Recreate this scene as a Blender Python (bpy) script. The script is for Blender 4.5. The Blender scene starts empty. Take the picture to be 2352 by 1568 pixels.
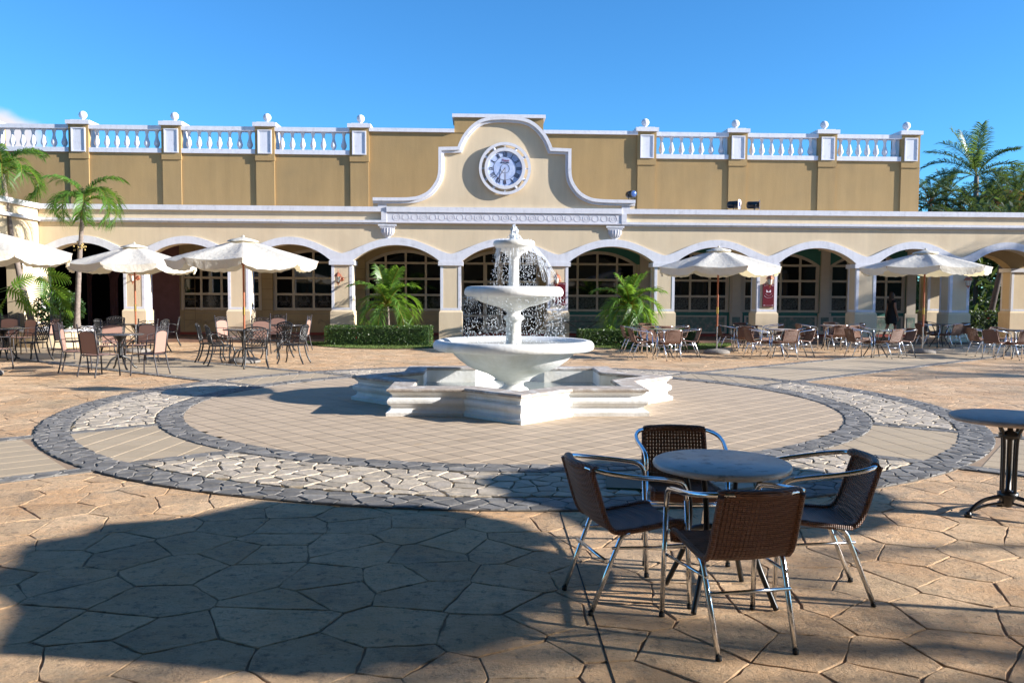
import bpy, math, random
from mathutils import Vector, Matrix
random.seed(7)
R = math.radians
# ------------------------------------------------------------------ camera, light, exposure
sc = bpy.context.scene
col = sc.collection
CAMH = 1.6
PITCH, YAW, ROLL = R(3.26), R(2.2), R(0.3)
FPX = 1898.0                      # focal length in pixels of a 2352 px wide picture
fwd = Vector((math.sin(YAW) * math.cos(PITCH), math.cos(YAW) * math.cos(PITCH), -math.sin(PITCH)))
rgt = Vector((math.cos(YAW), -math.sin(YAW), 0))
upv = rgt.cross(fwd)
CR = rgt * math.cos(ROLL) + upv * math.sin(ROLL)
CU = upv * math.cos(ROLL) - rgt * math.sin(ROLL)
cam_d = bpy.data.cameras.new('camera')
cam = bpy.data.objects.new('camera', cam_d)
col.objects.link(cam)
cam.matrix_world = Matrix(((CR.x, CU.x, -fwd.x, 0), (CR.y, CU.y, -fwd.y, 0), (CR.z, CU.z, -fwd.z, CAMH), (0, 0, 0, 1)))
cam_d.sensor_width = 36
cam_d.lens = 36 * FPX / 2352
cam_d.clip_end = 3000
sc.camera = cam


def ray(px, py):
    return fwd + CR * ((px - 1176) / FPX) - CU * ((py - 784) / FPX)


def G(px, py, z=0.0):
    """ground point that the photograph shows at a pixel"""
    d = ray(px, py)
    t = (z - CAMH) / d.z
    return Vector((d.x * t, d.y * t, z))


SUN_EL, SUN_AZ = R(18.5), R(-12.3)          # azimuth from +X towards +Y
sdir = Vector((math.cos(SUN_EL) * math.cos(SUN_AZ), math.cos(SUN_EL) * math.sin(SUN_AZ), math.sin(SUN_EL)))
w = bpy.data.worlds.new('World')
sc.world = w
w.use_nodes = True
nt = w.node_tree
bg = nt.nodes['Background']
sky = nt.nodes.new('ShaderNodeTexSky')
sky.sky_type = 'NISHITA'
sky.sun_disc = False
sky.sun_elevation = SUN_EL
sky.sun_rotation = math.pi / 2 - SUN_AZ
sky.altitude = 0
sky.air_density = 1.0
sky.dust_density = 0.0
sky.ozone_density = 3.0
bg.inputs['Strength'].default_value = 0.086
# a small white cumulus low over the roof at the left
cdir = ray(-8, 322).normalized()
tc = nt.nodes.new('ShaderNodeTexCoord')
no = nt.nodes.new('ShaderNodeTexNoise')
no.inputs['Scale'].default_value = 26
no.inputs['Detail'].default_value = 6
nt.links.new(tc.outputs['Generated'], no.inputs['Vector'])
sub = nt.nodes.new('ShaderNodeVectorMath')
sub.operation = 'SUBTRACT'
sub.inputs[1].default_value = cdir
nt.links.new(tc.outputs['Generated'], sub.inputs[0])
scl = nt.nodes.new('ShaderNodeVectorMath')
scl.operation = 'MULTIPLY'
scl.inputs[1].default_value = (1, 1, 1.35)
nt.links.new(sub.outputs[0], scl.inputs[0])
ln = nt.nodes.new('ShaderNodeVectorMath')
ln.operation = 'LENGTH'
nt.links.new(scl.outputs[0], ln.inputs[0])
ma = nt.nodes.new('ShaderNodeMath')
ma.operation = 'MULTIPLY_ADD'
ma.inputs[1].default_value = 0.035
nt.links.new(no.outputs['Fac'], ma.inputs[0])
nt.links.new(ln.outputs['Value'], ma.inputs[2])
mr = nt.nodes.new('ShaderNodeMapRange')
mr.interpolation_type = 'SMOOTHSTEP'
mr.inputs['From Min'].default_value = 0.064
mr.inputs['From Max'].default_value = 0.046
nt.links.new(ma.outputs[0], mr.inputs['Value'])
mx = nt.nodes.new('ShaderNodeMix')
mx.data_type = 'RGBA'
mx.inputs['B'].default_value = (4.4, 4.3, 4.6, 1)
nt.links.new(mr.outputs[0], mx.inputs['Factor'])
tint = nt.nodes.new('ShaderNodeMix')
tint.data_type = 'RGBA'
tint.blend_type = 'MULTIPLY'
tint.inputs['Factor'].default_value = 1
tint.inputs['B'].default_value = (.35, .80, 1.16, 1)
nt.links.new(sky.outputs[0], tint.inputs['A'])
nt.links.new(tint.outputs['Result'], mx.inputs['A'])
nt.links.new(mx.outputs['Result'], bg.inputs['Color'])

sd = bpy.data.lights.new('sun', 'SUN')
sd.energy = 5.0
sd.angle = R(0.5)
sd.color = (1.0, 0.96, 0.91)
sun = bpy.data.objects.new('sun', sd)
col.objects.link(sun)
sun.rotation_euler = sdir.to_track_quat('Z', 'Y').to_euler()
sc.view_settings.view_transform = 'Standard'
sc.view_settings.look = 'None'
sc.view_settings.exposure = 1.28
sc.view_settings.gamma = 1
sc.view_settings.use_curve_mapping = False
sc.cycles.max_bounces = 6


# ------------------------------------------------------------------ mesh helpers
class MB:
    def __init__(s):
        s.v, s.f, s.m, s.s = [], [], [], []

    def add(s, vs, fs, m=0, smooth=False):
        b = len(s.v)
        s.v.extend([tuple(p) for p in vs])
        for f in fs:
            s.f.append([b + i for i in f])
            s.m.append(m)
            s.s.append(smooth)
        return s

    def box(s, x0, x1, y0, y1, z0, z1, m=0):
        vs = [(x0, y0, z0), (x1, y0, z0), (x1, y1, z0), (x0, y1, z0), (x0, y0, z1), (x1, y0, z1), (x1, y1, z1), (x0, y1, z1)]
        return s.add(vs, [(3, 2, 1, 0), (4, 5, 6, 7), (0, 1, 5, 4), (1, 2, 6, 5), (2, 3, 7, 6), (3, 0, 4, 7)], m)

    def bar(s, a, b, w, h, up=(0, 0, 1), m=0):
        a, b = Vector(a), Vector(b)
        d = (b - a).normalized()
        u = Vector(up)
        x = d.cross(u)
        if x.length < 1e-4:
            x = d.cross(Vector((1, 0, 0)))
        x.normalize()
        y = x.cross(d)
        vs = []
        for c in (a, b):
            for i, j in ((-1, -1), (1, -1), (1, 1), (-1, 1)):
                vs.append(c + x * (w / 2 * i) + y * (h / 2 * j))
        return s.add(vs, [(0, 1, 2, 3), (7, 6, 5, 4), (1, 0, 4, 5), (2, 1, 5, 6), (3, 2, 6, 7), (0, 3, 7, 4)], m)

    def tube(s, pts, r, n=8, m=0, closed=False, smooth=True, flat=1.0):
        pts = [Vector(p) for p in pts]
        k = len(pts)
        rs = r if isinstance(r, (list, tuple)) else [r] * k
        vs, fs = [], []
        ref = None
        for i, p in enumerate(pts):
            if closed:
                d = pts[(i + 1) % k] - pts[i - 1]
            else:
                d = pts[min(i + 1, k - 1)] - pts[max(i - 1, 0)]
            d.normalize()
            if ref is None:
                ref = Vector((0, 0, 1)) if abs(d.z) < .9 else Vector((1, 0, 0))
            x = d.cross(ref)
            if x.length < 1e-5:
                x = d.cross(Vector((1, .3, 0)))
            x.normalize()
            y = x.cross(d)
            ref = y
            for j in range(n):
                a = 2 * math.pi * j / n
                vs.append(p + x * (rs[i] * math.cos(a)) + y * (rs[i] * flat * math.sin(a)))
        for i in range(k if closed else k - 1):
            for j in range(n):
                a, b = i * n + j, i * n + (j + 1) % n
                c, d2 = ((i + 1) % k) * n + (j + 1) % n, ((i + 1) % k) * n + j
                fs.append((a, b, c, d2))
        s.add(vs, fs, m, smooth)
        if not closed:
            base = len(s.v) - len(vs)
            s.f.append([base + j for j in range(n)][::-1]); s.m.append(m); s.s.append(False)
            s.f.append([base + (k - 1) * n + j for j in range(n)]); s.m.append(m); s.s.append(False)
        return s

    def lathe(s, prof, n=32, c=(0, 0, 0), m=0, smooth=True, wob=0):
        vs, fs = [], []
        for i, (r, z) in enumerate(prof):
            for j in range(n):
                a = 2 * math.pi * j / n
                q = 1 + (random.uniform(-wob, wob) if wob else 0)
                vs.append((c[0] + r * q * math.cos(a), c[1] + r * q * math.sin(a), c[2] + z))
        for i in range(len(prof) - 1):
            for j in range(n):
                fs.append((i * n + j, i * n + (j + 1) % n, (i + 1) * n + (j + 1) % n, (i + 1) * n + j))
        return s.add(vs, fs, m, smooth)

    def prism(s, poly, y0, y1, axis='y', m=0):
        """poly of (x,z) extruded in y (or (x,y) in z)"""
        n = len(poly)
        if axis == 'y':
            vs = [(p[0], y0, p[1]) for p in poly] + [(p[0], y1, p[1]) for p in poly]
        else:
            vs = [(p[0], p[1], y0) for p in poly] + [(p[0], p[1], y1) for p in poly]
        fs = [tuple(range(n)), tuple(range(2 * n - 1, n - 1, -1))]
        for i in range(n):
            j = (i + 1) % n
            fs.append((j, i, n + i, n + j))
        return s.add(vs, fs, m)

    def build(s, name, mats, parent=None, loc=None):
        me = bpy.data.meshes.new(name)
        me.from_pydata(s.v, [], s.f)
        if not isinstance(mats, (list, tuple)):
            mats = [mats]
        for mt in mats:
            me.materials.append(mt)
        me.polygons.foreach_set('material_index', s.m)
        me.polygons.foreach_set('use_smooth', s.s)
        me.update()
        o = bpy.data.objects.new(name, me)
        col.objects.link(o)
        if parent:
            o.parent = parent
        if loc:
            o.location = loc
        return o


def fixn(o):
    """make normals consistent"""
    import bmesh
    bm = bmesh.new()
    bm.from_mesh(o.data)
    bmesh.ops.recalc_face_normals(bm, faces=bm.faces)
    bm.to_mesh(o.data)
    bm.free()
    return o


def tag(o, label=None, cat=None, group=None, kind=None):
    if label: o['label'] = label
    if cat: o['category'] = cat
    if group: o['group'] = group
    if kind: o['kind'] = kind
    return o


def thing(name, label, cat, loc=(0, 0, 0), rz=0, group=None):
    o = bpy.data.objects.new(name, None)
    o.empty_display_size = .2
    col.objects.link(o)
    o.location = loc
    o.rotation_euler = (0, 0, rz)
    return tag(o, label, cat, group)


def struct(name, mb, mat, parent=None):
    o = mb.build(name, mat, parent)
    if not parent:
        o['kind'] = 'structure'
    return o


def dup(root, loc, rz, label, group=None):
    def cp(o, par):
        c = o.copy()
        col.objects.link(c)
        if par: c.parent = par
        for ch in kids.get(o.name, ()):
            cp(ch, c)
        return c
    kids = {}
    def walk(o):
        kids[o.name] = list(o.children)
        for c in o.children: walk(c)
    walk(root)
    r = cp(root, None)
    r.location = loc
    r.rotation_euler = (0, 0, rz)
    r['label'] = label
    if group: r['group'] = group
    return r


# ------------------------------------------------------------------ materials
MAT = {}


def pm(name, c, rough=.6, spec=.5, metal=0, var=.0, vs=4.0, bump=0, bs=60, rnd=0, c2=None, c2s=2.0, c2lo=.5, c2hi=.7, trans=0, det=6, hue=None, bdist=.01):
    m = bpy.data.materials.new(name)
    m.use_nodes = True
    n, l = m.node_tree.nodes, m.node_tree.links
    b = n['Principled BSDF']
    b.inputs['Roughness'].default_value = rough
    b.inputs['Metallic'].default_value = metal
    b.inputs['Specular IOR Level'].default_value = spec
    b.inputs['Base Color'].default_value = (*c, 1)
    tcn = n.new('ShaderNodeTexCoord')
    streak = name.endswith('plaster') or name in ('fountain_white', 'cream_warm')
    if var or c2 or rnd:
        cur = n.new('ShaderNodeRGB')
        cur.outputs[0].default_value = (*c, 1)
        cur = cur.outputs[0]
        if c2:
            t = n.new('ShaderNodeTexNoise')
            t.inputs['Scale'].default_value = c2s
            t.inputs['Detail'].default_value = det
            l.new(tcn.outputs['Object'], t.inputs['Vector'])
            r = n.new('ShaderNodeMapRange')
            r.inputs['From Min'].default_value = c2lo
            r.inputs['From Max'].default_value = c2hi
            l.new(t.outputs['Fac'], r.inputs['Value'])
            x = n.new('ShaderNodeMix')
            x.data_type = 'RGBA'
            x.inputs['B'].default_value = (*c2, 1)
            l.new(r.outputs[0], x.inputs['Factor'])
            l.new(cur, x.inputs['A'])
            cur = x.outputs['Result']
        if var:
            t = n.new('ShaderNodeTexNoise')
            t.inputs['Scale'].default_value = vs
            t.inputs['Detail'].default_value = 8
            t.inputs['Roughness'].default_value = .65
            if streak:
                mpg = n.new('ShaderNodeMapping'); mpg.inputs['Scale'].default_value = (3.0, 3.0, .35)
                l.new(tcn.outputs['Object'], mpg.inputs['Vector']); l.new(mpg.outputs[0], t.inputs['Vector'])
            else:
                l.new(tcn.outputs['Object'], t.inputs['Vector'])
            r = n.new('ShaderNodeMapRange')
            r.inputs['From Min'].default_value = .3
            r.inputs['From Max'].default_value = .7
            r.inputs['To Min'].default_value = 1 - var
            r.inputs['To Max'].default_value = 1 + var
            l.new(t.outputs['Fac'], r.inputs['Value'])
            x = n.new('ShaderNodeVectorMath')
            x.operation = 'SCALE'
            l.new(cur, x.inputs[0])
            l.new(r.outputs[0], x.inputs['Scale'])
            cur = x.outputs[0]
        if rnd:
            oi = n.new('ShaderNodeObjectInfo')
            ge = n.new('ShaderNodeNewGeometry')
            a = n.new('ShaderNodeMath'); a.operation = 'ADD'
            l.new(oi.outputs['Random'], a.inputs[0]); l.new(ge.outputs['Random Per Island'], a.inputs[1])
            fr = n.new('ShaderNodeMath'); fr.operation = 'FRACT'
            l.new(a.outputs[0], fr.inputs[0])
            r = n.new('ShaderNodeMapRange')
            r.inputs['To Min'].default_value = 1 - rnd
            r.inputs['To Max'].default_value = 1 + rnd
            l.new(fr.outputs[0], r.inputs['Value'])
            x = n.new('ShaderNodeVectorMath')
            x.operation = 'SCALE'
            l.new(cur, x.inputs[0])
            l.new(r.outputs[0], x.inputs['Scale'])
            cur = x.outputs[0]
        l.new(cur, b.inputs['Base Color'])
    if bump:
        t = n.new('ShaderNodeTexNoise')
        t.inputs['Scale'].default_value = bs
        t.inputs['Detail'].default_value = 8
        t.inputs['Roughness'].default_value = .6
        l.new(tcn.outputs['Object'], t.inputs['Vector'])
        bu = n.new('ShaderNodeBump')
        bu.inputs['Strength'].default_value = bump
        bu.inputs['Distance'].default_value = bdist
        l.new(t.outputs['Fac'], bu.inputs['Height'])
        l.new(bu.outputs[0], b.inputs['Normal'])
    if trans:
        tr = n.new('ShaderNodeBsdfTranslucent')
        tr.inputs['Color'].default_value = (*(hue or c), 1)
        mixs = n.new('ShaderNodeMixShader')
        mixs.inputs[0].default_value = trans
        l.new(b.outputs[0], mixs.inputs[1])
        l.new(tr.outputs[0], mixs.inputs[2])
        l.new(mixs.outputs[0], n['Material Output'].inputs[0])
    MAT[name] = m
    return m


pm('white_plaster', (.68, .68, .72), .7, .3, var=.07, vs=3, bump=.25, bs=30, c2=(.52, .52, .55), c2s=6, c2lo=.55, c2hi=.8)
pm('cream_plaster', (.68, .55, .375), .85, .2, var=.06, vs=1.2, bump=.3, bs=25, c2=(.62, .49, .325), c2s=1.2, c2lo=.5, c2hi=.8)
pm('ochre_plaster', (.38, .252, .112), .85, .2, var=.09, vs=1.0, bump=.4, bs=20, c2=(.32, .22, .105), c2s=.9, c2lo=.45, c2hi=.8)
pm('cream_warm', (.62, .50, .33), .85, .2, var=.06, vs=1.5, bump=.25, bs=25)
pm('tan_paint', (.42, .31, .17), .8, .2, var=.1, vs=1.5, bump=.2, bs=20)
pm('tan_line', (.24, .17, .09), .8, .2)
pm('tan_scroll', (.33, .26, .18), .8, .2)
pm('green_paint', (.035, .155, .12), .6, .35, var=.15, vs=2)
pm('green_pale', (.13, .19, .155), .7, .3, var=.3, vs=7, c2=(.28, .24, .2), c2s=9)
pm('beige_trim', (.50, .43, .34), .7, .3, var=.06)
pm('plum_paint', (.16, .08, .085), .8, .2, var=.15)
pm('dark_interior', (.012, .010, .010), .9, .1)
pm('red_skirting', (.26, .045, .03), .6, .4, var=.1)
pm('corridor_floor', (.20, .12, .085), .6, .3, var=.15, vs=2)
pm('window_frame', (.58, .50, .39), .6, .3, var=.05)
pm('glass_dark', (.004, .005, .006), .03, .42)
pm('ceiling_paint', (.34, .26, .17), .9, .1)
pm('frieze_line', (.58, .54, .56), .8, .2)
pm('fountain_white', (.80, .79, .76), .55, .4, var=.05, vs=5, bump=.6, bs=18, c2=(.58, .55, .46), c2s=2.2, c2lo=.48, c2hi=.82, det=10)
pm('coping_stone', (.40, .34, .29), .85, .3, var=.2, vs=12, bump=.7, bs=40, c2=(.62, .60, .57), c2s=7, c2lo=.5, c2hi=.7)
pm('water', (.30, .33, .30), .06, .6, bump=.4, bs=14)
pm('water_foam', (.86, .9, .95), .12, .8, trans=.25)
pm('tile', (.46, .352, .245), .75, .3, var=.07, vs=1.6, bump=.25, bs=160, rnd=.06, c2=(.40, .29, .185), c2s=3.5, c2lo=.62, c2hi=.8)
pm('grout', (.33, .235, .16), .9, .2, var=.15)
pm('path_tile', (.44, .345, .235), .75, .3, var=.07, vs=1.6, bump=.25, bs=160, rnd=.06)
pm('cobble', (.18, .168, .155), .7, .35, var=.28, vs=7, bump=.6, bs=26, rnd=.28, c2=(.19, .175, .155), c2s=5)
pm('cobble_bed', (.13, .115, .10), .9, .2, var=.3)
pm('flagstone', (.44, .37, .285), .75, .3, var=.14, vs=8, bump=.8, bs=24, rnd=.18, c2=(.48, .41, .34), c2s=4)
pm('flag_bed', (.26, .21, .13), .95, .15, var=.4, vs=9)
pm('soil', (.10, .065, .045), .95, .1, var=.3, bump=.6, bs=30)
pm('grass', (.13, .19, .045), .7, .3, rnd=.4, trans=.3)
pm('leaf', (.07, .16, .02), .42, .5, rnd=.35, trans=.42, hue=(.24, .42, .04))
pm('leaf_yellow', (.22, .20, .03), .5, .4, rnd=.3, trans=.4, hue=(.5, .42, .04))
pm('leaf_dark', (.028, .065, .02), .45, .5, rnd=.35, trans=.3, hue=(.09, .16, .02))
pm('leaf_far', (.035, .075, .025), .5, .4, rnd=.4, trans=.3, hue=(.12, .17, .03))
pm('leaf_rust', (.20, .09, .02), .6, .3, rnd=.35, trans=.35, hue=(.4, .2, .03))
pm('palm_bark', (.21, .17, .145), .9, .2, var=.3, vs=14, bump=.8, bs=20)
pm('bark_dark', (.10, .08, .07), .9, .2, var=.3, vs=14, bump=.8, bs=20)
pm('flower_red', (.5, .03, .02), .5)
pm('canvas', (.74, .71, .63), .8, .15, var=.04, vs=6, bump=.8, bs=9, trans=.30, hue=(.80, .68, .42), bdist=.03)
pm('pole_wood', (.30, .085, .03), .4, .5, var=.25, vs=12)
pm('steel', (.55, .55, .57), .25, .5, metal=1)
pm('brass', (.55, .36, .10), .3, .5, metal=1)
pm('aluminium', (.72, .73, .75), .17, .5, metal=1)
pm('rubber', (.01, .01, .01), .8)
pm('concrete', (.22, .20, .18), .95, .2, var=.3, vs=15, bump=.8, bs=40)
pm('iron_black', (.012, .012, .013), .32, .5, var=.2)
pm('iron_grey', (.035, .03, .033), .45, .5)
pm('sling', (.38, .225, .175), .75, .2, trans=.14, hue=(.30, .15, .09), bump=.5, bs=90)
pm('table_marble', (.55, .53, .50), .36, .45, var=.16, vs=9, c2=(.22, .20, .18), c2s=16, c2lo=.58, c2hi=.72, det=12)
pm('table_stone', (.34, .29, .26), .45, .4, var=.2, vs=14, bump=.3, bs=30)
pm('table_dark', (.05, .05, .052), .22, .6)
pm('table_glass', (.20, .23, .20), .12, .6)
pm('copper', (.42, .14, .075), .4, .5, metal=.5)
pm('lamp_glass', (.55, .55, .47), .15, .5)
pm('sign_red', (.13, .008, .018), .35, .5)
pm('sign_white', (.75, .68, .72), .5)
pm('sign_dim', (.42, .30, .34), .5)
pm('lens_blue', (.05, .10, .28), .1, .7)
pm('clock_ink', (.012, .012, .02), .6)
pm('clock_red', (.25, .03, .04), .6)
pm('clock_brown', (.07, .02, .018), .5)
pm('clock_dial', (.42, .52, .78), .5, .4, var=.12, vs=5, c2=(.55, .62, .78), c2s=5, c2lo=.4, c2hi=.7)
pm('skin', (.36, .19, .13), .5, .4)
pm('hair', (.05, .03, .02), .5)
pm('dress', (.008, .008, .01), .8)
pm('shorts_red', (.35, .05, .07), .7)
pm('shorts_purple', (.12, .07, .12), .7)
pm('car_white', (.75, .77, .8), .25, .6)
pm('asphalt', (.06, .06, .062), .9, .2, var=.2)
pm('coconut', (.42, .30, .10), .6, var=.2, vs=20)


def stone_mat():
    """stamped concrete: buff with rust and grey patches, slate relief"""
    m = bpy.data.materials.new('stamped_stone'); m.use_nodes = True
    n, l = m.node_tree.nodes, m.node_tree.links
    b = n['Principled BSDF']
    b.inputs['Roughness'].default_value = .62
    b.inputs['Specular IOR Level'].default_value = .3
    tcn = n.new('ShaderNodeTexCoord')
    def noise(s, d=8, r=.6):
        t = n.new('ShaderNodeTexNoise')
        t.inputs['Scale'].default_value = s; t.inputs['Detail'].default_value = d; t.inputs['Roughness'].default_value = r
        l.new(tcn.outputs['Object'], t.inputs['Vector'])
        return t.outputs['Fac']
    def rng(v, a, c, lo=0, hi=1):
        r = n.new('ShaderNodeMapRange')
        r.inputs['From Min'].default_value = a; r.inputs['From Max'].default_value = c
        r.inputs['To Min'].default_value = lo; r.inputs['To Max'].default_value = hi
        l.new(v, r.inputs['Value']); return r.outputs[0]
    def mix(f, a, c):
        x = n.new('ShaderNodeMix'); x.data_type = 'RGBA'
        l.new(f, x.inputs['Factor'])
        if isinstance(a, tuple): x.inputs['A'].default_value = (*a, 1)
        else: l.new(a, x.inputs['A'])
        if isinstance(c, tuple): x.inputs['B'].default_value = (*c, 1)
        else: l.new(c, x.inputs['B'])
        return x.outputs['Result']
    c = mix(rng(noise(1.3), .40, .62), (.67, .46, .275), (.60, .365, .19))
    c = mix(rng(noise(5.0, 10, .7), .52, .70), c, (.42, .31, .20))
    c = mix(rng(noise(1.9, 10, .72), .54, .70), c, (.33, .245, .165))
    c = mix(rng(noise(.7, 6), .55, .75), c, (.38, .28, .17))
    c = mix(rng(noise(14, 10, .75), .53, .64), c, (.27, .19, .12))
    c = mix(rng(noise(45, 6, .8), .58, .70), c, (.74, .58, .38))
    c = mix(rng(noise(90, 4, .8), .60, .70), c, (.2, .145, .1))
    oi = n.new('ShaderNodeObjectInfo'); ge = n.new('ShaderNodeNewGeometry')
    a = n.new('ShaderNodeMath'); a.operation = 'ADD'
    l.new(oi.outputs['Random'], a.inputs[0]); l.new(ge.outputs['Random Per Island'], a.inputs[1])
    fr = n.new('ShaderNodeMath'); fr.operation = 'FRACT'; l.new(a.outputs[0], fr.inputs[0])
    x = n.new('ShaderNodeVectorMath'); x.operation = 'SCALE'
    l.new(c, x.inputs[0]); l.new(rng(fr.outputs[0], 0, 1, .84, 1.13), x.inputs['Scale'])
    l.new(x.outputs[0], b.inputs['Base Color'])
    mp = n.new('ShaderNodeMapping'); mp.inputs['Scale'].default_value = (7, 10, 7)
    l.new(tcn.outputs['Object'], mp.inputs['Vector'])
    t = n.new('ShaderNodeTexNoise'); t.inputs['Scale'].default_value = 1.6; t.inputs['Detail'].default_value = 11; t.inputs['Roughness'].default_value = .7
    l.new(mp.outputs[0], t.inputs['Vector'])
    bu = n.new('ShaderNodeBump'); bu.inputs['Strength'].default_value = 1; bu.inputs['Distance'].default_value = .030
    t2 = n.new('ShaderNodeTexNoise'); t2.inputs['Scale'].default_value = 55; t2.inputs['Detail'].default_value = 6; t2.inputs['Roughness'].default_value = .75
    l.new(tcn.outputs['Object'], t2.inputs['Vector'])
    am = n.new('ShaderNodeMath'); am.operation = 'MULTIPLY_ADD'; am.inputs[1].default_value = .45
    l.new(t2.outputs['Fac'], am.inputs[0]); l.new(t.outputs['Fac'], am.inputs[2])
    l.new(am.outputs[0], bu.inputs['Height']); l.new(bu.outputs[0], b.inputs['Normal'])
    MAT['stamped_stone'] = m


stone_mat()


def weave_mat(name, c, sx, sz):
    m = bpy.data.materials.new(name); m.use_nodes = True
    n, l = m.node_tree.nodes, m.node_tree.links
    b = n['Principled BSDF']; b.inputs['Roughness'].default_value = .45; b.inputs['Base Color'].default_value = (*c, 1)
    tcn = n.new('ShaderNodeTexCoord')
    wv = n.new('ShaderNodeTexWave'); wv.bands_direction = 'DIAGONAL' if sx else 'Z'
    wv.wave_type = 'BANDS'; wv.bands_direction = 'Z'; wv.inputs['Scale'].default_value = sz
    wv.inputs['Distortion'].default_value = .4
    l.new(tcn.outputs['Object'], wv.inputs['Vector'])
    wy = n.new('ShaderNodeTexWave'); wy.bands_direction = 'Y'; wy.inputs['Scale'].default_value = sz
    l.new(tcn.outputs['Object'], wy.inputs['Vector'])
    ad = n.new('ShaderNodeMath'); ad.operation = 'ADD'
    l.new(wv.outputs['Fac'], ad.inputs[0]); l.new(wy.outputs['Fac'], ad.inputs[1])
    bu = n.new('ShaderNodeBump'); bu.inputs['Strength'].default_value = .9; bu.inputs['Distance'].default_value = .004
    l.new(ad.outputs[0], bu.inputs['Height']); l.new(bu.outputs[0], b.inputs['Normal'])
    r = n.new('ShaderNodeMapRange'); r.inputs['To Min'].default_value = .55; r.inputs['To Max'].default_value = 1.15
    r.inputs['From Max'].default_value = 2
    l.new(ad.outputs[0], r.inputs['Value'])
    x = n.new('ShaderNodeVectorMath'); x.operation = 'SCALE'; x.inputs[0].default_value = c
    l.new(r.outputs[0], x.inputs['Scale']); l.new(x.outputs[0], b.inputs['Base Color'])
    MAT[name] = m


weave_mat('rattan', (.21, .10, .06), 0, 32)


def print_mat(name, damask):
    """white print on a dark pane"""
    m = bpy.data.materials.new(name); m.use_nodes = True
    n, l = m.node_tree.nodes, m.node_tree.links
    b = n['Principled BSDF']; b.inputs['Roughness'].default_value = .15; b.inputs['Specular IOR Level'].default_value = .25
    tcn = n.new('ShaderNodeTexCoord')
    vec = tcn.outputs['Object']
    if damask:
        # mirrored coordinates about the pane's middle
        sp = n.new('ShaderNodeSeparateXYZ'); l.new(vec, sp.inputs[0])
        ab = n.new('ShaderNodeMath'); ab.operation = 'ABSOLUTE'; l.new(sp.outputs['X'], ab.inputs[0])
        cb = n.new('ShaderNodeCombineXYZ'); l.new(ab.outputs[0], cb.inputs[0]); l.new(sp.outputs['Z'], cb.inputs[2])
        t = n.new('ShaderNodeTexNoise'); t.inputs['Scale'].default_value = 11; t.inputs['Detail'].default_value = 2; t.inputs['Distortion'].default_value = 2.2
        l.new(cb.outputs[0], t.inputs['Vector'])
        r = n.new('ShaderNodeMapRange'); r.inputs['From Min'].default_value = .50; r.inputs['From Max'].default_value = .56
        l.new(t.outputs['Fac'], r.inputs['Value'])
        lg = n.new('ShaderNodeVectorMath'); lg.operation = 'LENGTH'; l.new(cb.outputs[0], lg.inputs[0])
        ring = n.new('ShaderNodeMapRange'); ring.inputs['From Min'].default_value = .2; ring.inputs['From Max'].default_value = .23
        ring.inputs['To Min'].default_value = 1; ring.inputs['To Max'].default_value = .0
        l.new(lg.outputs['Value'], ring.inputs['Value'])
        rg2 = n.new('ShaderNodeMapRange'); rg2.inputs['From Min'].default_value = .27; rg2.inputs['From Max'].default_value = .3
        l.new(lg.outputs['Value'], rg2.inputs['Value'])
        sm = n.new('ShaderNodeMath'); sm.operation = 'ADD'; l.new(ring.outputs[0], sm.inputs[0]); l.new(rg2.outputs[0], sm.inputs[1])
        mu = n.new('ShaderNodeMath'); mu.operation = 'MULTIPLY'; l.new(r.outputs[0], mu.inputs[0]); l.new(sm.outputs[0], mu.inputs[1])
        fac = mu.outputs[0]; c = (.10, .10, .10)
    else:
        v = n.new('ShaderNodeTexVoronoi'); v.feature = 'DISTANCE_TO_EDGE'; v.inputs['Scale'].default_value = 8.5
        l.new(vec, v.inputs['Vector'])
        r = n.new('ShaderNodeMapRange'); r.inputs['From Min'].default_value = .03; r.inputs['From Max'].default_value = .06
        l.new(v.outputs['Distance'], r.inputs['Value']); fac = r.outputs[0]; c = (.085, .095, .09)
    x = n.new('ShaderNodeMix'); x.data_type = 'RGBA'
    x.inputs['A'].default_value = (.006, .006, .006, 1); x.inputs['B'].default_value = (*c, 1)
    l.new(fac, x.inputs['Factor']); l.new(x.outputs['Result'], b.inputs['Base Color'])
    MAT[name] = m


print_mat('pane_damask', True)
print_mat('pane_crackle', False)
M = MAT


# ------------------------------------------------------------------ paving
def clip(poly, nx, ny, d):
    """keep the side nx*x+ny*y <= d"""
    out = []
    for i in range(len(poly)):
        a, b = poly[i - 1], poly[i]
        da, db = nx * a[0] + ny * a[1] - d, nx * b[0] + ny * b[1] - d
        if (da <= 0) != (db <= 0):
            t = da / (da - db)
            out.append((a[0] + (b[0] - a[0]) * t, a[1] + (b[1] - a[1]) * t))
        if db <= 0:
            out.append(b)
    return out


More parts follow.
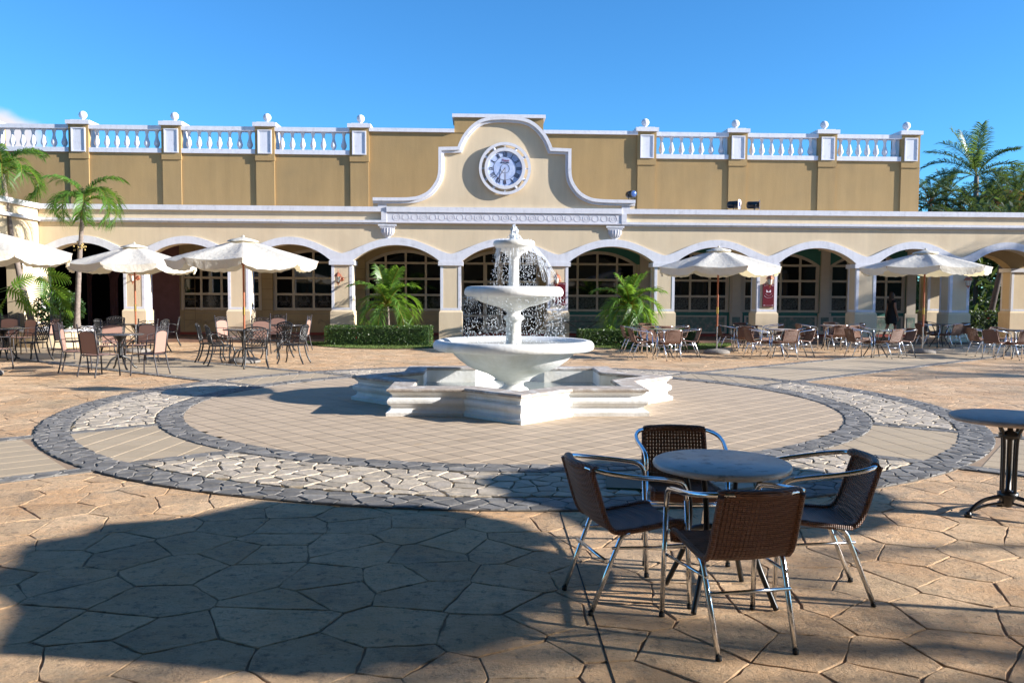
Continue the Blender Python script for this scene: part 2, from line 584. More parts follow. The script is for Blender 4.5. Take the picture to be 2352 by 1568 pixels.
def voronoi(x0, x1, y0, y1, sx, sy, jit, keep=None):
    """cells of a jittered brick grid, each clipped to the rectangle"""
    nx, ny = max(1, round((x1 - x0) / sx)), max(1, round((y1 - y0) / sy))
    dx, dy = (x1 - x0) / nx, (y1 - y0) / ny
    S = {}
    for j in range(-2, ny + 2):
        for i in range(-2, nx + 2):
            S[i, j] = (x0 + (i + .5 + (.5 if j % 2 else 0) - .25 + random.uniform(-jit, jit)) * dx, y0 + (j + .5 + random.uniform(-jit, jit)) * dy)
    cells = []
    for j in range(-1, ny + 1):
        for i in range(-1, nx + 1):
            c = S[i, j]
            if keep and not keep(*c):
                continue
            p = [(x0, y0), (x1, y0), (x1, y1), (x0, y1)]
            for jj in range(-2, 3):
                for ii in range(-2, 3):
                    if (ii or jj) and (i + ii, j + jj) in S:
                        q = S[i + ii, j + jj]
                        ax, ay = q[0] - c[0], q[1] - c[1]
                        p = clip(p, ax, ay, ax * (q[0] + c[0]) / 2 + ay * (q[1] + c[1]) / 2)
                        if len(p) < 3: break
                if len(p) < 3: break
            if len(p) >= 3:
                cells.append(p)
    return cells


def area(p):
    return sum(p[i - 1][0] * p[i][1] - p[i][0] * p[i - 1][1] for i in range(len(p))) / 2


def inset(p, d):
    """offset every edge of a ccw convex polygon inwards"""
    if area(p) < 0: p = p[::-1]
    q = list(p)
    n = len(p)
    for i in range(n):
        a, b = p[i - 1], p[i]
        ex, ey = b[0] - a[0], b[1] - a[1]
        L = math.hypot(ex, ey)
        if L < 1e-4: continue
        nx, ny = ey / L, -ex / L
        q = clip(q, nx, ny, nx * a[0] + ny * a[1] - d)
        if len(q) < 3: return None
    # drop very short edges
    r = [v for i, v in enumerate(q) if math.hypot(v[0] - q[i - 1][0], v[1] - q[i - 1][1]) > .012]
    return r if len(r) >= 3 else None


def rough(p, seg, j):
    out = []
    for i in range(len(p)):
        a, b = p[i - 1], p[i]
        L = math.hypot(b[0] - a[0], b[1] - a[1])
        k = max(1, min(5, int(L / seg)))
        for t in range(k):
            u = t / k
            out.append((a[0] + (b[0] - a[0]) * u + random.uniform(-j, j), a[1] + (b[1] - a[1]) * u + random.uniform(-j, j)))
    return out


def slab(mb, p, z0, z1, bev, tilt=0, smooth=False):
    """a paving piece: skirt, chamfer and top"""
    cx = sum(v[0] for v in p) / len(p); cy = sum(v[1] for v in p) / len(p)
    tx, ty = random.uniform(-tilt, tilt), random.uniform(-tilt, tilt)
    n = len(p)
    vs = [(v[0], v[1], z0) for v in p]
    vs += [(v[0], v[1], z1 - bev * .7 + tx * (v[0] - cx) + ty * (v[1] - cy)) for v in p]
    for v in p:
        L = math.hypot(v[0] - cx, v[1] - cy) or 1
        k = max(0, 1 - bev * 1.3 / L)
        x, y = cx + (v[0] - cx) * k, cy + (v[1] - cy) * k
        vs.append((x, y, z1 + tx * (x - cx) + ty * (y - cy)))
    fs = []
    for i in range(n):
        j = (i + 1) % n
        fs.append((i, j, n + j, n + i))
        fs.append((n + i, n + j, 2 * n + j, 2 * n + i))
    mb.add(vs, fs, 0, smooth)
    mb.add(vs[2 * n:], [tuple(range(n))], 0, False)


def lay(parent, name, cells, mat, z0, z1, bev, gap, single=300, seg=.14, jit=.006, tilt=0.0, minarea=.002, maxd=16):
    """each cell a piece: the ones that show largest are objects, the rest one joined part"""
    ps = []
    for c in cells:
        q = inset(c, gap / 2)
        if not q or abs(area(q)) < minarea: continue
        cx = sum(v[0] for v in q) / len(q); cy = sum(v[1] for v in q) / len(q)
        dep = cy
        vis = dep > 2.9 and abs(cx - dep * .04) < dep * .64
        ps.append((abs(area(q)) / max(1, dep) ** 3 if vis else 0, q))
    ps.sort(key=lambda t: -t[0])
    rest = MB(); nr = 0
    for k, (sz, q) in enumerate(ps):
        if k < single and sz > 0:
            mb = MB(); slab(mb, rough(q, seg, jit), z0, z1, bev, tilt); mb.build(name, mat, parent)
        else:
            slab(rest, rough(q, seg * 2.2, jit), z0, z1, bev, tilt); nr += 1
    if nr:
        o = rest.build(name + '_field', mat, parent); o['kind'] = 'stuff'
    return len(ps)


CX, CY = .5, 12.17
RI, RI2, RO, RO2 = 4.55, 4.88, 5.80, 6.17
PA = [R(39), R(141), R(-39), R(-141)]     # path axes
PW = 1.22                                  # half width of a path with its kerb bands
BW = .21                                   # band width

gr = struct('ground', MB().add([(-400, -300, -.04), (400, -300, -.04), (400, 500, -.04), (-400, 500, -.04)], [(0, 1, 2, 3)]), M['soil'])
bed = struct('stamped_pavement', MB().add([(-24, -3.6, -.007), (30, -3.6, -.007), (30, 30.5, -.007), (-24, 30.5, -.007)], [(0, 1, 2, 3)]), M['grout'])


def pathco(x, y, k):
    a = PA[k]; dx, dy = x - CX, y - CY
    return dx * math.cos(a) + dy * math.sin(a), -dx * math.sin(a) + dy * math.cos(a)


def inpath(x, y, m=0):
    for k in range(4):
        u, v = pathco(x, y, k)
        if u > 0 and abs(v) < PW - m: return True
    return False


def keep_st(x, y):
    r = math.hypot(x - CX, y - CY)
    if r < RO2 - .5 or y > 27.2: return False
    if r < 22 and inpath(x, y, .5): return False
    if y > 24.2 and -3.4 < x < -1 and False: return False
    return abs(x - .04 * y) < y * .78 + 3
cells = voronoi(-19, 22, -1.2, 27.2, .425, .355, .40, keep_st)
lay(bed, 'paving_stone', cells, M['stamped_stone'], -.014, 0, .0035, .009, 300, seg=.06, jit=.007, tilt=.005)

# disc of square tiles and the four tiled paths
disc = MB(); disc.prism([(CX + RO2 * math.cos(t * math.pi / 60), CY + RO2 * math.sin(t * math.pi / 60)) for t in range(120)], -.01, .004, 'z')
disc = struct('tiled_circle', disc, M['grout'])


def grid(ang, s, rmax, keep, cx=CX, cy=CY, sx=None):
    sx = sx or s
    ca, sa = math.cos(ang), math.sin(ang)
    out = []
    n = int(rmax / min(s, sx)) + 2
    for i in range(-n, n):
        for j in range(-n, n):
            u, v = (i + .5) * sx, (j + .5) * s
            x, y = cx + u * ca - v * sa, cy + u * sa + v * ca
            if not keep(x, y): continue
            out.append([(cx + (u + a * sx / 2) * ca - (v + b * s / 2) * sa, cy + (u + a * sx / 2) * sa + (v + b * s / 2) * ca) for a, b in ((-1, -1), (1, -1), (1, 1), (-1, 1))])
    return out


def clipcircle(p, r, n=90):
    for k in range(n):
        a = 2 * math.pi * (k + .5) / n
        nx, ny = math.cos(a), math.sin(a)
        d = nx * CX + ny * CY + r
        if any(nx * v[0] + ny * v[1] > d for v in p):
            p = clip(p, nx, ny, d)
            if len(p) < 3: return p
    return p


tiles = [clipcircle(p, RI + .02) for p in grid(R(41), .27, RI + .3, lambda x, y: math.hypot(x - CX, y - CY) < RI + .2 and math.hypot(x - CX, y - CY) > 1.2)]
tiles = [p for p in tiles if len(p) >= 3]
lay(disc, 'tile', tiles, M['tile'], 0, .012, .003, .007, 300, seg=9, jit=0)
lens = []
for k in range(4):
    for p in grid(PA[k] + R(45), .30, RO + .4, lambda x, y: RI2 - .25 < math.hypot(x - CX, y - CY) < RO + .2 and pathco(x, y, k)[0] > 0 and abs(pathco(x, y, k)[1]) < PW):
        p = clipcircle(p, RO + .03)
        a = PA[k]; nx, ny = -math.sin(a), math.cos(a)
        for sgn in (1, -1):
            if len(p) >= 3: p = clip(p, nx * sgn, ny * sgn, sgn * (nx * CX + ny * CY) + PW - .05)
        if len(p) >= 3: lens.append(p)
lay(disc, 'path_tile', lens, M['path_tile'], 0, .012, .003, .007, 290, seg=9, jit=0)
for k in range(4):
    a = PA[k]; ca, sa = math.cos(a), math.sin(a)
    L = 21 if k < 2 else 14
    q = MB().prism([(CX + u * ca - v * sa, CY + u * sa + v * ca) for u, v in ((RO2 - .25, -PW), (L, -PW), (L, PW), (RO2 - .25, PW))], -.008, .003, 'z')
    pth = struct('path', q, M['grout'])
    if k >= 2 or True:
        pc = []
        for p in grid(a, .30, L, lambda x, y: RO2 - .2 < pathco(x, y, k)[0] < L and abs(pathco(x, y, k)[1]) < PW and y < 27.2, sx=.62):
            nx, ny = -sa, ca
            for sgn in (1, -1):
                if len(p) >= 3: p = clip(p, nx * sgn, ny * sgn, sgn * (nx * CX + ny * CY) + PW - BW + .02)
            if len(p) >= 3: pc.append(p)
        lay(pth, 'path_tile', pc, M['path_tile'], 0, .0065, .003, .008, 200, seg=9, jit=0)
    # cobble bands along both edges of the path, in and outside the circle
    bc = []
    for sgn in (1, -1):
        lo, hi = (PW - BW, PW) if sgn > 0 else (-PW, -PW + BW)
        for u0, u1 in ((math.sqrt(RI2 ** 2 - PW ** 2) - .06, math.sqrt(RO ** 2 - PW ** 2) + .05), (math.sqrt(RO2 ** 2 - PW ** 2) - .06, L)):
            for c in voronoi(u0, u1, lo, hi, .25, .12, .3):
                bc.append([(CX + u * ca - v * sa, CY + u * sa + v * ca) for u, v in c])
        bm_ = MB().prism([(CX + u * ca - v * sa, CY + u * sa + v * ca) for u, v in ((4.2, lo), (L, lo), (L, hi), (4.2, hi))], -.004, .0070 + .0003 * (sgn + 1), 'z')
        bb = bm_.build('band_bed', M['cobble_bed'], pth)
    lay(pth, 'cobble', bc, M['cobble'], 0, .0165, .007, .008, 150, seg=.07, jit=.004, tilt=.035)


def ring(name, r0, r1, su, sv, single, zb):
    vs, fs = [], []
    n = 160
    for i in range(n):
        a = 2 * math.pi * i / n
        for r, z in ((r0, 0), (r0, zb), (r1, zb), (r1, 0)):
            vs.append((CX + r * math.cos(a), CY + r * math.sin(a), z))
    for i in range(n):
        j = (i + 1) % n
        for q in range(3):
            fs.append((i * 4 + q, i * 4 + q + 1, j * 4 + q + 1, j * 4 + q)[::-1])
    o = struct(name, MB().add(vs, fs), M['cobble_bed'])
    rm = (r0 + r1) / 2
    cs = []
    for c in voronoi(0, 2 * math.pi * rm, r0, r1, su, sv, .27):
        cs.append([(CX + v * math.cos(u / rm), CY + v * math.sin(u / rm)) for u, v in c])
    lay(o, 'cobble', cs, M['cobble'], 0, zb + .009, .007, .009, single, seg=.06, jit=.005, tilt=.035)
    return o


ring('inner_cobble_ring', RI, RI2, .20, .165, 290, .0135)
ring('outer_cobble_ring', RO, RO2, .21, .125, 300, .0090)

# crazy paving sectors between the rings
for k, (a0, a1, nm) in enumerate(((-141, -39, 'front'), (-39, 39, 'right'), (39, 141, 'back'), (141, 219, 'left'))):
    n = 40
    eo, ei = math.degrees(math.asin((PW - .03) / RO)), math.degrees(math.asin((PW - .03) / RI2))
    fo_ = lambda i, e: R(a0 + e + (a1 - a0 - 2 * e) * i / n)
    pts = [(CX + RO * math.cos(fo_(i, eo)), CY + RO * math.sin(fo_(i, eo))) for i in range(n + 1)]
    pts += [(CX + RI2 * math.cos(fo_(n - i, ei)), CY + RI2 * math.sin(fo_(n - i, ei))) for i in range(n + 1)]
    vs, fs = [], []
    for i in range(n + 1):
        vs.append((*pts[i], .0075)); vs.append((*pts[2 * n + 1 - i], .0075))
    for i in range(n): fs.append((2 * i, 2 * i + 1, 2 * i + 3, 2 * i + 2))
    # the bed's ends run under the kerb bands of the paths
    vs = [v for v in vs]
    o = struct('flagstone_sector', MB().add(vs, fs), M['flag_bed'])
    rm = (RO + RI2) / 2
    cs = []
    s = .24 if k == 0 else .26
    for c in voronoi(R(a0) * rm, R(a1) * rm, RI2 + .01, RO - .01, s, s * .62, .46):
        p = [(CX + v * math.cos(u / rm), CY + v * math.sin(u / rm)) for u, v in c]
        for kk in range(4):
            if len(p) < 3: break
            u, v = pathco(sum(t[0] for t in p) / len(p), sum(t[1] for t in p) / len(p), kk)
            if u > 0 and abs(v) < PW + .5:
                sgn = 1 if v > 0 else -1
                nx, ny = -math.sin(PA[kk]) * -sgn, math.cos(PA[kk]) * -sgn
                if len(p) >= 3: p = clip(p, nx, ny, nx * CX + ny * CY - PW)
        if len(p) >= 3: cs.append(p)
    lay(o, 'flagstone', cs, M['flagstone'], 0, .021, .006, .015, 300 if k == 0 else 120, seg=.06, jit=.010, tilt=.02)

# narrow cut across the near paving and the green drain cover
pa, pb = G(1285, 1172), G(1412, 1568)
mb = MB().bar((pa.x, pa.y, -.006), (pb.x + (pb.x - pa.x) * .3, pb.y + (pb.y - pa.y) * .3, -.006), .008, .016)
tag(mb.build('joint_cut', M['rubber'], bed))
g0, g1, g2, g3 = G(1385, 1092), G(1560, 1080), G(1560, 1146), G(1440, 1146)
cv = MB().prism([(1.03, 6.62), (1.72, 6.52), (1.80, 7.02), (1.10, 7.12)], .01, .036, 'z')
pm('drain_green', (.02, .07, .05), .6, .4, var=.2)
tag(cv.build('drain_cover', M['drain_green']), 'flat dark green cover set into the white crazy paving behind the near left chair', 'drain cover')

# ------------------------------------------------------------------ the arcade
YF, YW = 27.3, 30.6
PX = [-14.5, -11.22, -7.88, -4.53, -.98, 2.56, 6.11, 9.56, 12.92, 16.13, 19.35, 22.6]
HW = .36
arc = thing('arcade_building', 'long cream arcade building with white arches, curved clock gable and shop windows', 'building', (0, YF, 0))
arc.location = (0, 0, 0)
fl = MB().box(-15, 23, 27.05, YW - .002, -.02, .075)
struct('arcade_floor', fl, M['corridor_floor'])
SPR, CRN, PK, VAL, COR = 2.67, 3.19, 3.43, 2.91, 4.26


def intr(x, h):
    """underside of the segmental arch"""
    rise = CRN - SPR
    Rr = (h * h + rise * rise) / (2 * rise)
    return SPR + math.sqrt(max(0, Rr * Rr - x * x)) - (Rr - rise)


for i in range(len(PX) - 1):
    x0, x1 = PX[i], PX[i + 1]
    cxm, hs = (x0 + x1) / 2, (x1 - x0) / 2
    h = hs - HW
    n = 32
    xs = sorted(set([-hs + 2 * hs * k / n for k in range(n + 1)] + [-h, h]))
    lo, hi = [], []
    for x in xs:
        lo.append(intr(x, h) if abs(x) < h + 1e-6 else SPR)
        t = min(1, abs(x) / hs)
        hi.append(VAL + (PK - VAL) * (1 - t * t) ** 1.5)
    wl, tr = MB(), MB()
    for k in range(len(xs) - 1):
        a, b = cxm + xs[k], cxm + xs[k + 1]
        la, lb = lo[k], lo[k + 1]
        wl.add([(a, YF, la), (b, YF, lb), (b, YF, COR - .38), (a, YF, COR - .38), (a, YF + .45, la), (b, YF + .45, lb), (b, YF + .45, 3.6), (a, YF + .45, 3.6)],
               [(0, 1, 2, 3), (5, 4, 7, 6), (1, 0, 4, 5)], 0, False)
        ha, hb = hi[k], hi[k + 1]
        y0 = YF - .045
        tr.add([(a, y0, la), (b, y0, lb), (b, y0, hb), (a, y0, ha), (a, YF + .002, la), (b, YF + .002, lb), (b, YF + .002, hb), (a, YF + .002, ha)],
               [(0, 1, 2, 3), (1, 0, 4, 5), (3, 2, 6, 7)], 0, False)
    wl.build('wall', M['cream_plaster'], arc)
    tr.build('arch_trim', M['white_plaster'], arc)


def pier(x, y, par, mt='cream_plaster', dep=.62, sh=0):
    p = MB().box(x - HW + .03, x + HW - .03, y, y + dep, 1.06, 2.53)
    o = p.build('pier', M[mt], par)
    MB().box(x - HW - .05, x + HW + .05, y - .06, y + dep + .06, 2.53, SPR).build('pier_cap', M['white_plaster'], o)
    b = MB()
    # base block, softened shoulder
    X0, X1, Y0, Y1 = x - HW - .02, x + HW + .02, y - .05, y + dep + .05
    vs = []
    for (e, z) in ((0, 0), (0, 1.0), (-.045, 1.062)):
        vs += [(X0 - e, Y0 - e, z), (X1 + e, Y0 - e, z), (X1 + e, Y1 + e, z), (X0 - e, Y1 + e, z)]
    b.add(vs, [(0, 1, 5, 4), (1, 2, 6, 5), (2, 3, 7, 6), (3, 0, 4, 7), (4, 5, 9, 8), (5, 6, 10, 9), (6, 7, 11, 10), (7, 4, 8, 11), (8, 9, 10, 11)])
    b.build('pier_base', M[mt], o)
    t = MB()
    e = .008
    a0, a1 = x - HW + .03, x + HW - .03
    for (p0, p1) in ((a0 - e, a0 + .085), (a1 - .085, a1 + e)):
        t.box(p0, p1, y - e, y + .01, 1.064, 2.528)
    t.box(a0 + .085, a1 - .085, y - e, y + .01, 1.064, 1.14)
    for sx, s in ((a0, -1), (a1, 1)):
        q0, q1 = (sx - e, sx + .01) if s < 0 else (sx - .01, sx + e)
        t.box(q0, q1, y + .012, y + .1, 1.064, 2.528); t.box(q0, q1, y + dep - .09, y + dep, 1.064, 2.528)
        t.box(q0, q1, y + .1, y + dep - .09, 1.064, 1.14)
    t.build('pier_border', M['white_plaster'], o)
    return o


for x in PX:
    pier(x, YF, arc)
# rear piers of the open end bays
for x in (16.25, 19.45, 22.6):
    pier(x + .9, YW - .1, arc)
n0, x9 = 0, 16.5
for (x0, x1) in ((17.15, 20.35), (20.35, 23.5)):
    wl = MB(); cxm, hs = (x0 + x1) / 2, (x1 - x0) / 2; h = hs - HW
    xs = [-hs + 2 * hs * k / 24 for k in range(25)]
    for k in range(24):
        a, b = cxm + xs[k], cxm + xs[k + 1]
        la, lb = [intr(v, h) if abs(v) < h else SPR for v in (xs[k], xs[k + 1])]
        wl.add([(a, YW - .1, la), (b, YW - .1, lb), (b, YW - .1, 3.6), (a, YW - .1, 3.6), (a, YW + .4, la), (b, YW + .4, lb), (b, YW + .4, 3.6), (a, YW + .4, 3.6)],
               [(0, 1, 2, 3), (5, 4, 7, 6), (1, 0, 4, 5)])
    wl.build('rear_wall', M['tan_paint'], arc)
# ceiling and flat roof
MB().box(-15, 23, YF + .451, YW - .003, 3.60, 3.70).build('ceiling', M['ceiling_paint'], arc)
MB().box(-15, 23, YF + .02, YW - .004, 3.87, 4.2).build('roof', M['white_plaster'], arc)
# ceiling beams
for x in PX[:9]:
    MB().box(x - .12, x + .12, YF + .453, YW - .006, 3.3, 3.598).build('beam', M['ceiling_paint'], arc)
# parapet bands: left wing, middle (further out), right wing
GX0, GX1 = -3.06, 4.63
PAR = 3.88
for (x0, x1, pr) in ((-14.2, GX0, 0), (GX1, 23, 0)):
    MB().box(x0, x1, YF, YF + .4, PAR, COR).build('parapet', M['cream_plaster'], arc)
    MB().box(x0, x1, YF - .10, YF + .42, COR, 4.42).build('cornice', M['white_plaster'], arc)
    lg = MB().box(x0, x1, YF - .13, YF - .001, 3.905, 3.985).box(x0, x1, YF - .07, YF - .001, 3.85, 3.904)
    lg.build('ledge', M['white_plaster'], arc)
MB().box(GX0, GX1, YF - .14, YF + .38, COR - .01, 4.42).build('cornice', M['white_plaster'], arc)
fr = MB().box(GX0, GX1, YF - .10, YF + .3, 3.885, COR - .012).build('frieze', M['white_plaster'], arc)
MB().box(GX0 - .02, GX1 + .02, YF - .125, YF - .101, 3.90, 3.93).build('frieze_moulding', M['frieze_line'], fr)
MB().box(GX0, GX1, YF - .112, YF - .101, COR - .045, COR - .03).build('frieze_moulding', M['frieze_line'], fr)
for k in range(25):
    x = GX0 + .33 + k * (GX1 - GX0 - .6) / 24
    r = .105 if k % 3 else .12
    pts = [(x + r * math.cos(a * math.pi / 10), YF - .102, 4.09 + r * math.sin(a * math.pi / 10)) for a in range(20)]
    mb = MB().tube(pts, .006, 4, closed=True)
    if k % 3 == 0:
        mb.tube([(x + .06 * math.cos(a * math.pi / 6), YF - .102, 4.09 + .06 * math.sin(a * math.pi / 6)) for a in range(12)], .004, 4, closed=True)
    mb.bar((x + r, YF - .101, 4.05), (x + r + .07, YF - .101, 4.05), .012, .012)
    mb.build('frieze_ring', M['frieze_line'], fr)
# painted corbels under the ends of the middle
for cxp in (GX0 + .02, GX1 - .2):
    cb = MB()
    cb.box(cxp - .30, cxp + .30, YF - .10, YF - .002, 3.80, 3.86)
    cb.box(cxp - .25, cxp + .25, YF - .08, YF - .002, 3.74, 3.798)
    prof = [(.23, 3.735), (.22, 3.6), (.17, 3.5), (.09, 3.45), (.045, 3.40), (.07, 3.36), (.03, 3.30)]
    for (ra, za), (rb, zb) in zip(prof, prof[1:]):
        vs, fs = [], []
        for r, z in ((ra, za), (rb, zb)):
            for q in range(9):
                a = math.pi * q / 8
                vs.append((cxp + r * math.cos(a), YF - .002 - r * .4 * math.sin(a), z))
        for q in range(8): fs.append((q, q + 1, 10 + q, 9 + q))
        cb.add(vs, fs, 0, True)
    co = cb.build('corbel', M['white_plaster'], arc)
    fl_ = MB()
    for q in range(1, 8):
        a = math.pi * q / 8
        fl_.tube([(cxp + r * math.cos(a), YF - .004 - r * .41 * math.sin(a), z) for r, z in prof[:3]], .009, 4)
    fl_.build('corbel_flute', M['frieze_line'], co)

# the gable: outline from the centre line outwards (x, z)
HP = [(0, 7.35), (.27, 7.34), (.50, 7.32), (.80, 7.24), (1.08, 7.06), (1.33, 6.78), (1.47, 6.53), (1.54, 6.36), (2.16, 6.34), (2.16, 5.77), (2.18, 5.47), (2.27, 5.22), (2.49, 4.94), (2.78, 4.78), (3.03, 4.73), (3.40, 4.71), (4.28, 4.705)]
GC = .785
# smooth the two curves
def cr(P, i, t):
    p0, p1, p2, p3 = P[max(i - 1, 0)], P[i], P[i + 1], P[min(i + 2, len(P) - 1)]
    return tuple(.5 * (2 * p1[k] + (p2[k] - p0[k]) * t + (2 * p0[k] - 5 * p1[k] + 4 * p2[k] - p3[k]) * t * t + (3 * p1[k] - p0[k] - 3 * p2[k] + p3[k]) * t ** 3) for k in (0, 1))
def dense(P, m=4):
    o = []
    for i in range(len(P) - 1):
        for q in range(m): o.append(cr(P, i, q / m))
    return o + [P[-1]]
seg1 = [(R1_ * 1.0, z) for R1_, z in HP[:8]]
c1_ = dense([(-HP[1][0], HP[1][1])] + HP[:8])[4:]
c2_ = dense(HP[9:])
HP2 = c1_ + [HP[8]] + c2_


def offs(P, d):
    """offset towards the wall side (down/inwards) of an open line going outwards"""
    out = []
    n = len(P)
    for i in range(n):
        a = P[max(i - 1, 0)]; b = P[i]; c = P[min(i + 1, n - 1)]
        def nrm(p, q):
            L = math.hypot(q[0] - p[0], q[1] - p[1]) or 1
            return ((q[1] - p[1]) / L, -(q[0] - p[0]) / L)
        n1 = nrm(a, b) if i else nrm(b, c)
        n2 = nrm(b, c) if i < n - 1 else n1
        mx_, my_ = n1[0] + n2[0], n1[1] + n2[1]
        L2 = (mx_ * mx_ + my_ * my_) / 2 or 1
        kx, ky = mx_ / L2, my_ / L2
        out.append((b[0] + kx * d, b[1] + ky * d))
    return out


full = [(-x, z) for x, z in HP2[::-1]][:-1] + HP2
gw = MB()
inner = offs(HP2, .10)
for sg in (-1, 1):
    for k in range(len(HP2) - 1):
        (a, za), (b, zb) = inner[k], inner[k + 1]
        if abs(a - b) < 1e-5: continue
        x0, x1 = GC + sg * a, GC + sg * b
        if min(za, zb) < 4.44: continue
        gw.add([(x0, YF - .06, 4.42), (x1, YF - .06, 4.42), (x1, YF - .06, zb), (x0, YF - .06, za), (x0, YF + .3, 4.42), (x1, YF + .3, 4.42), (x1, YF + .3, zb), (x0, YF + .3, za)],
               [(0, 1, 2, 3), (5, 4, 7, 6), (3, 2, 6, 7)])
fixn(gw.build('gable_wall', M['cream_plaster'], arc))
for (d0, d1, yo) in ((0, .105, .20), (.105, .185, .14)):
    o0, o1 = offs(HP2, d0), offs(HP2, d1)
    mb = MB()
    for sg in (-1, 1):
        L = [(GC + sg * x, z) for x, z in o0]; Q = [(GC + sg * x, z) for x, z in o1]
        for k in range(len(L) - 1):
            (ax, az), (bx, bz), (cx2, cz), (dx2, dz) = L[k], L[k + 1], Q[k + 1], Q[k]
            yb = YF + .34 if d0 == 0 else YF - .059
            yf = YF - yo
            mb.add([(ax, yf, az), (bx, yf, bz), (cx2, yf, cz), (dx2, yf, dz), (ax, yb, az), (bx, yb, bz), (cx2, yb, cz), (dx2, yb, dz)],
                   [(0, 1, 2, 3), (0, 4, 5, 1), (3, 2, 6, 7)])
        (ax, az), (dx2, dz) = L[-1], Q[-1]
        mb.add([(ax, YF - yo, az), (dx2, YF - yo, dz), (dx2, YF + .34, dz), (ax, YF + .34, az)], [(0, 1, 2, 3)])
    fixn(mb.build('gable_trim', M['white_plaster'], arc))
for x0, x1 in ((GX0 - .28, GX0), (GX1, GX1 + .28)):
    MB().box(x0, x1, YF - .099, YF + .3, 4.42, 4.53).build('gable_foot', M['white_plaster'], arc)
for x0, x1 in ((GX0 - .17, GX0), (GX1, GX1 + .17)):
    MB().box(x0, x1, YF - .12, YF - .001, 3.99, COR - .001).build('end_strip', M['white_plaster'], arc)

# ---- shop wall behind the arcade, with its big windows (same wall rises as the upper storey)
WC = [(-9.46, 'tan'), (-6.12, 'tan'), (-2.75, 'tan'), (.72, 'door'), (4.34, 'green'), (7.83, 'green'), (11.25, 'green'), (14.55, 'green')]
WHW = 1.47
SILL, R1, R2, R3, WTOP = .97, 1.56, 2.15, 2.73, 3.21


def warch(x, h=WHW, top=WTOP, sp=R3):
    rise = top - sp
    Rr = (h * h + rise * rise) / (2 * rise)
    return sp + math.sqrt(max(0, Rr * Rr - x * x)) - (Rr - rise)


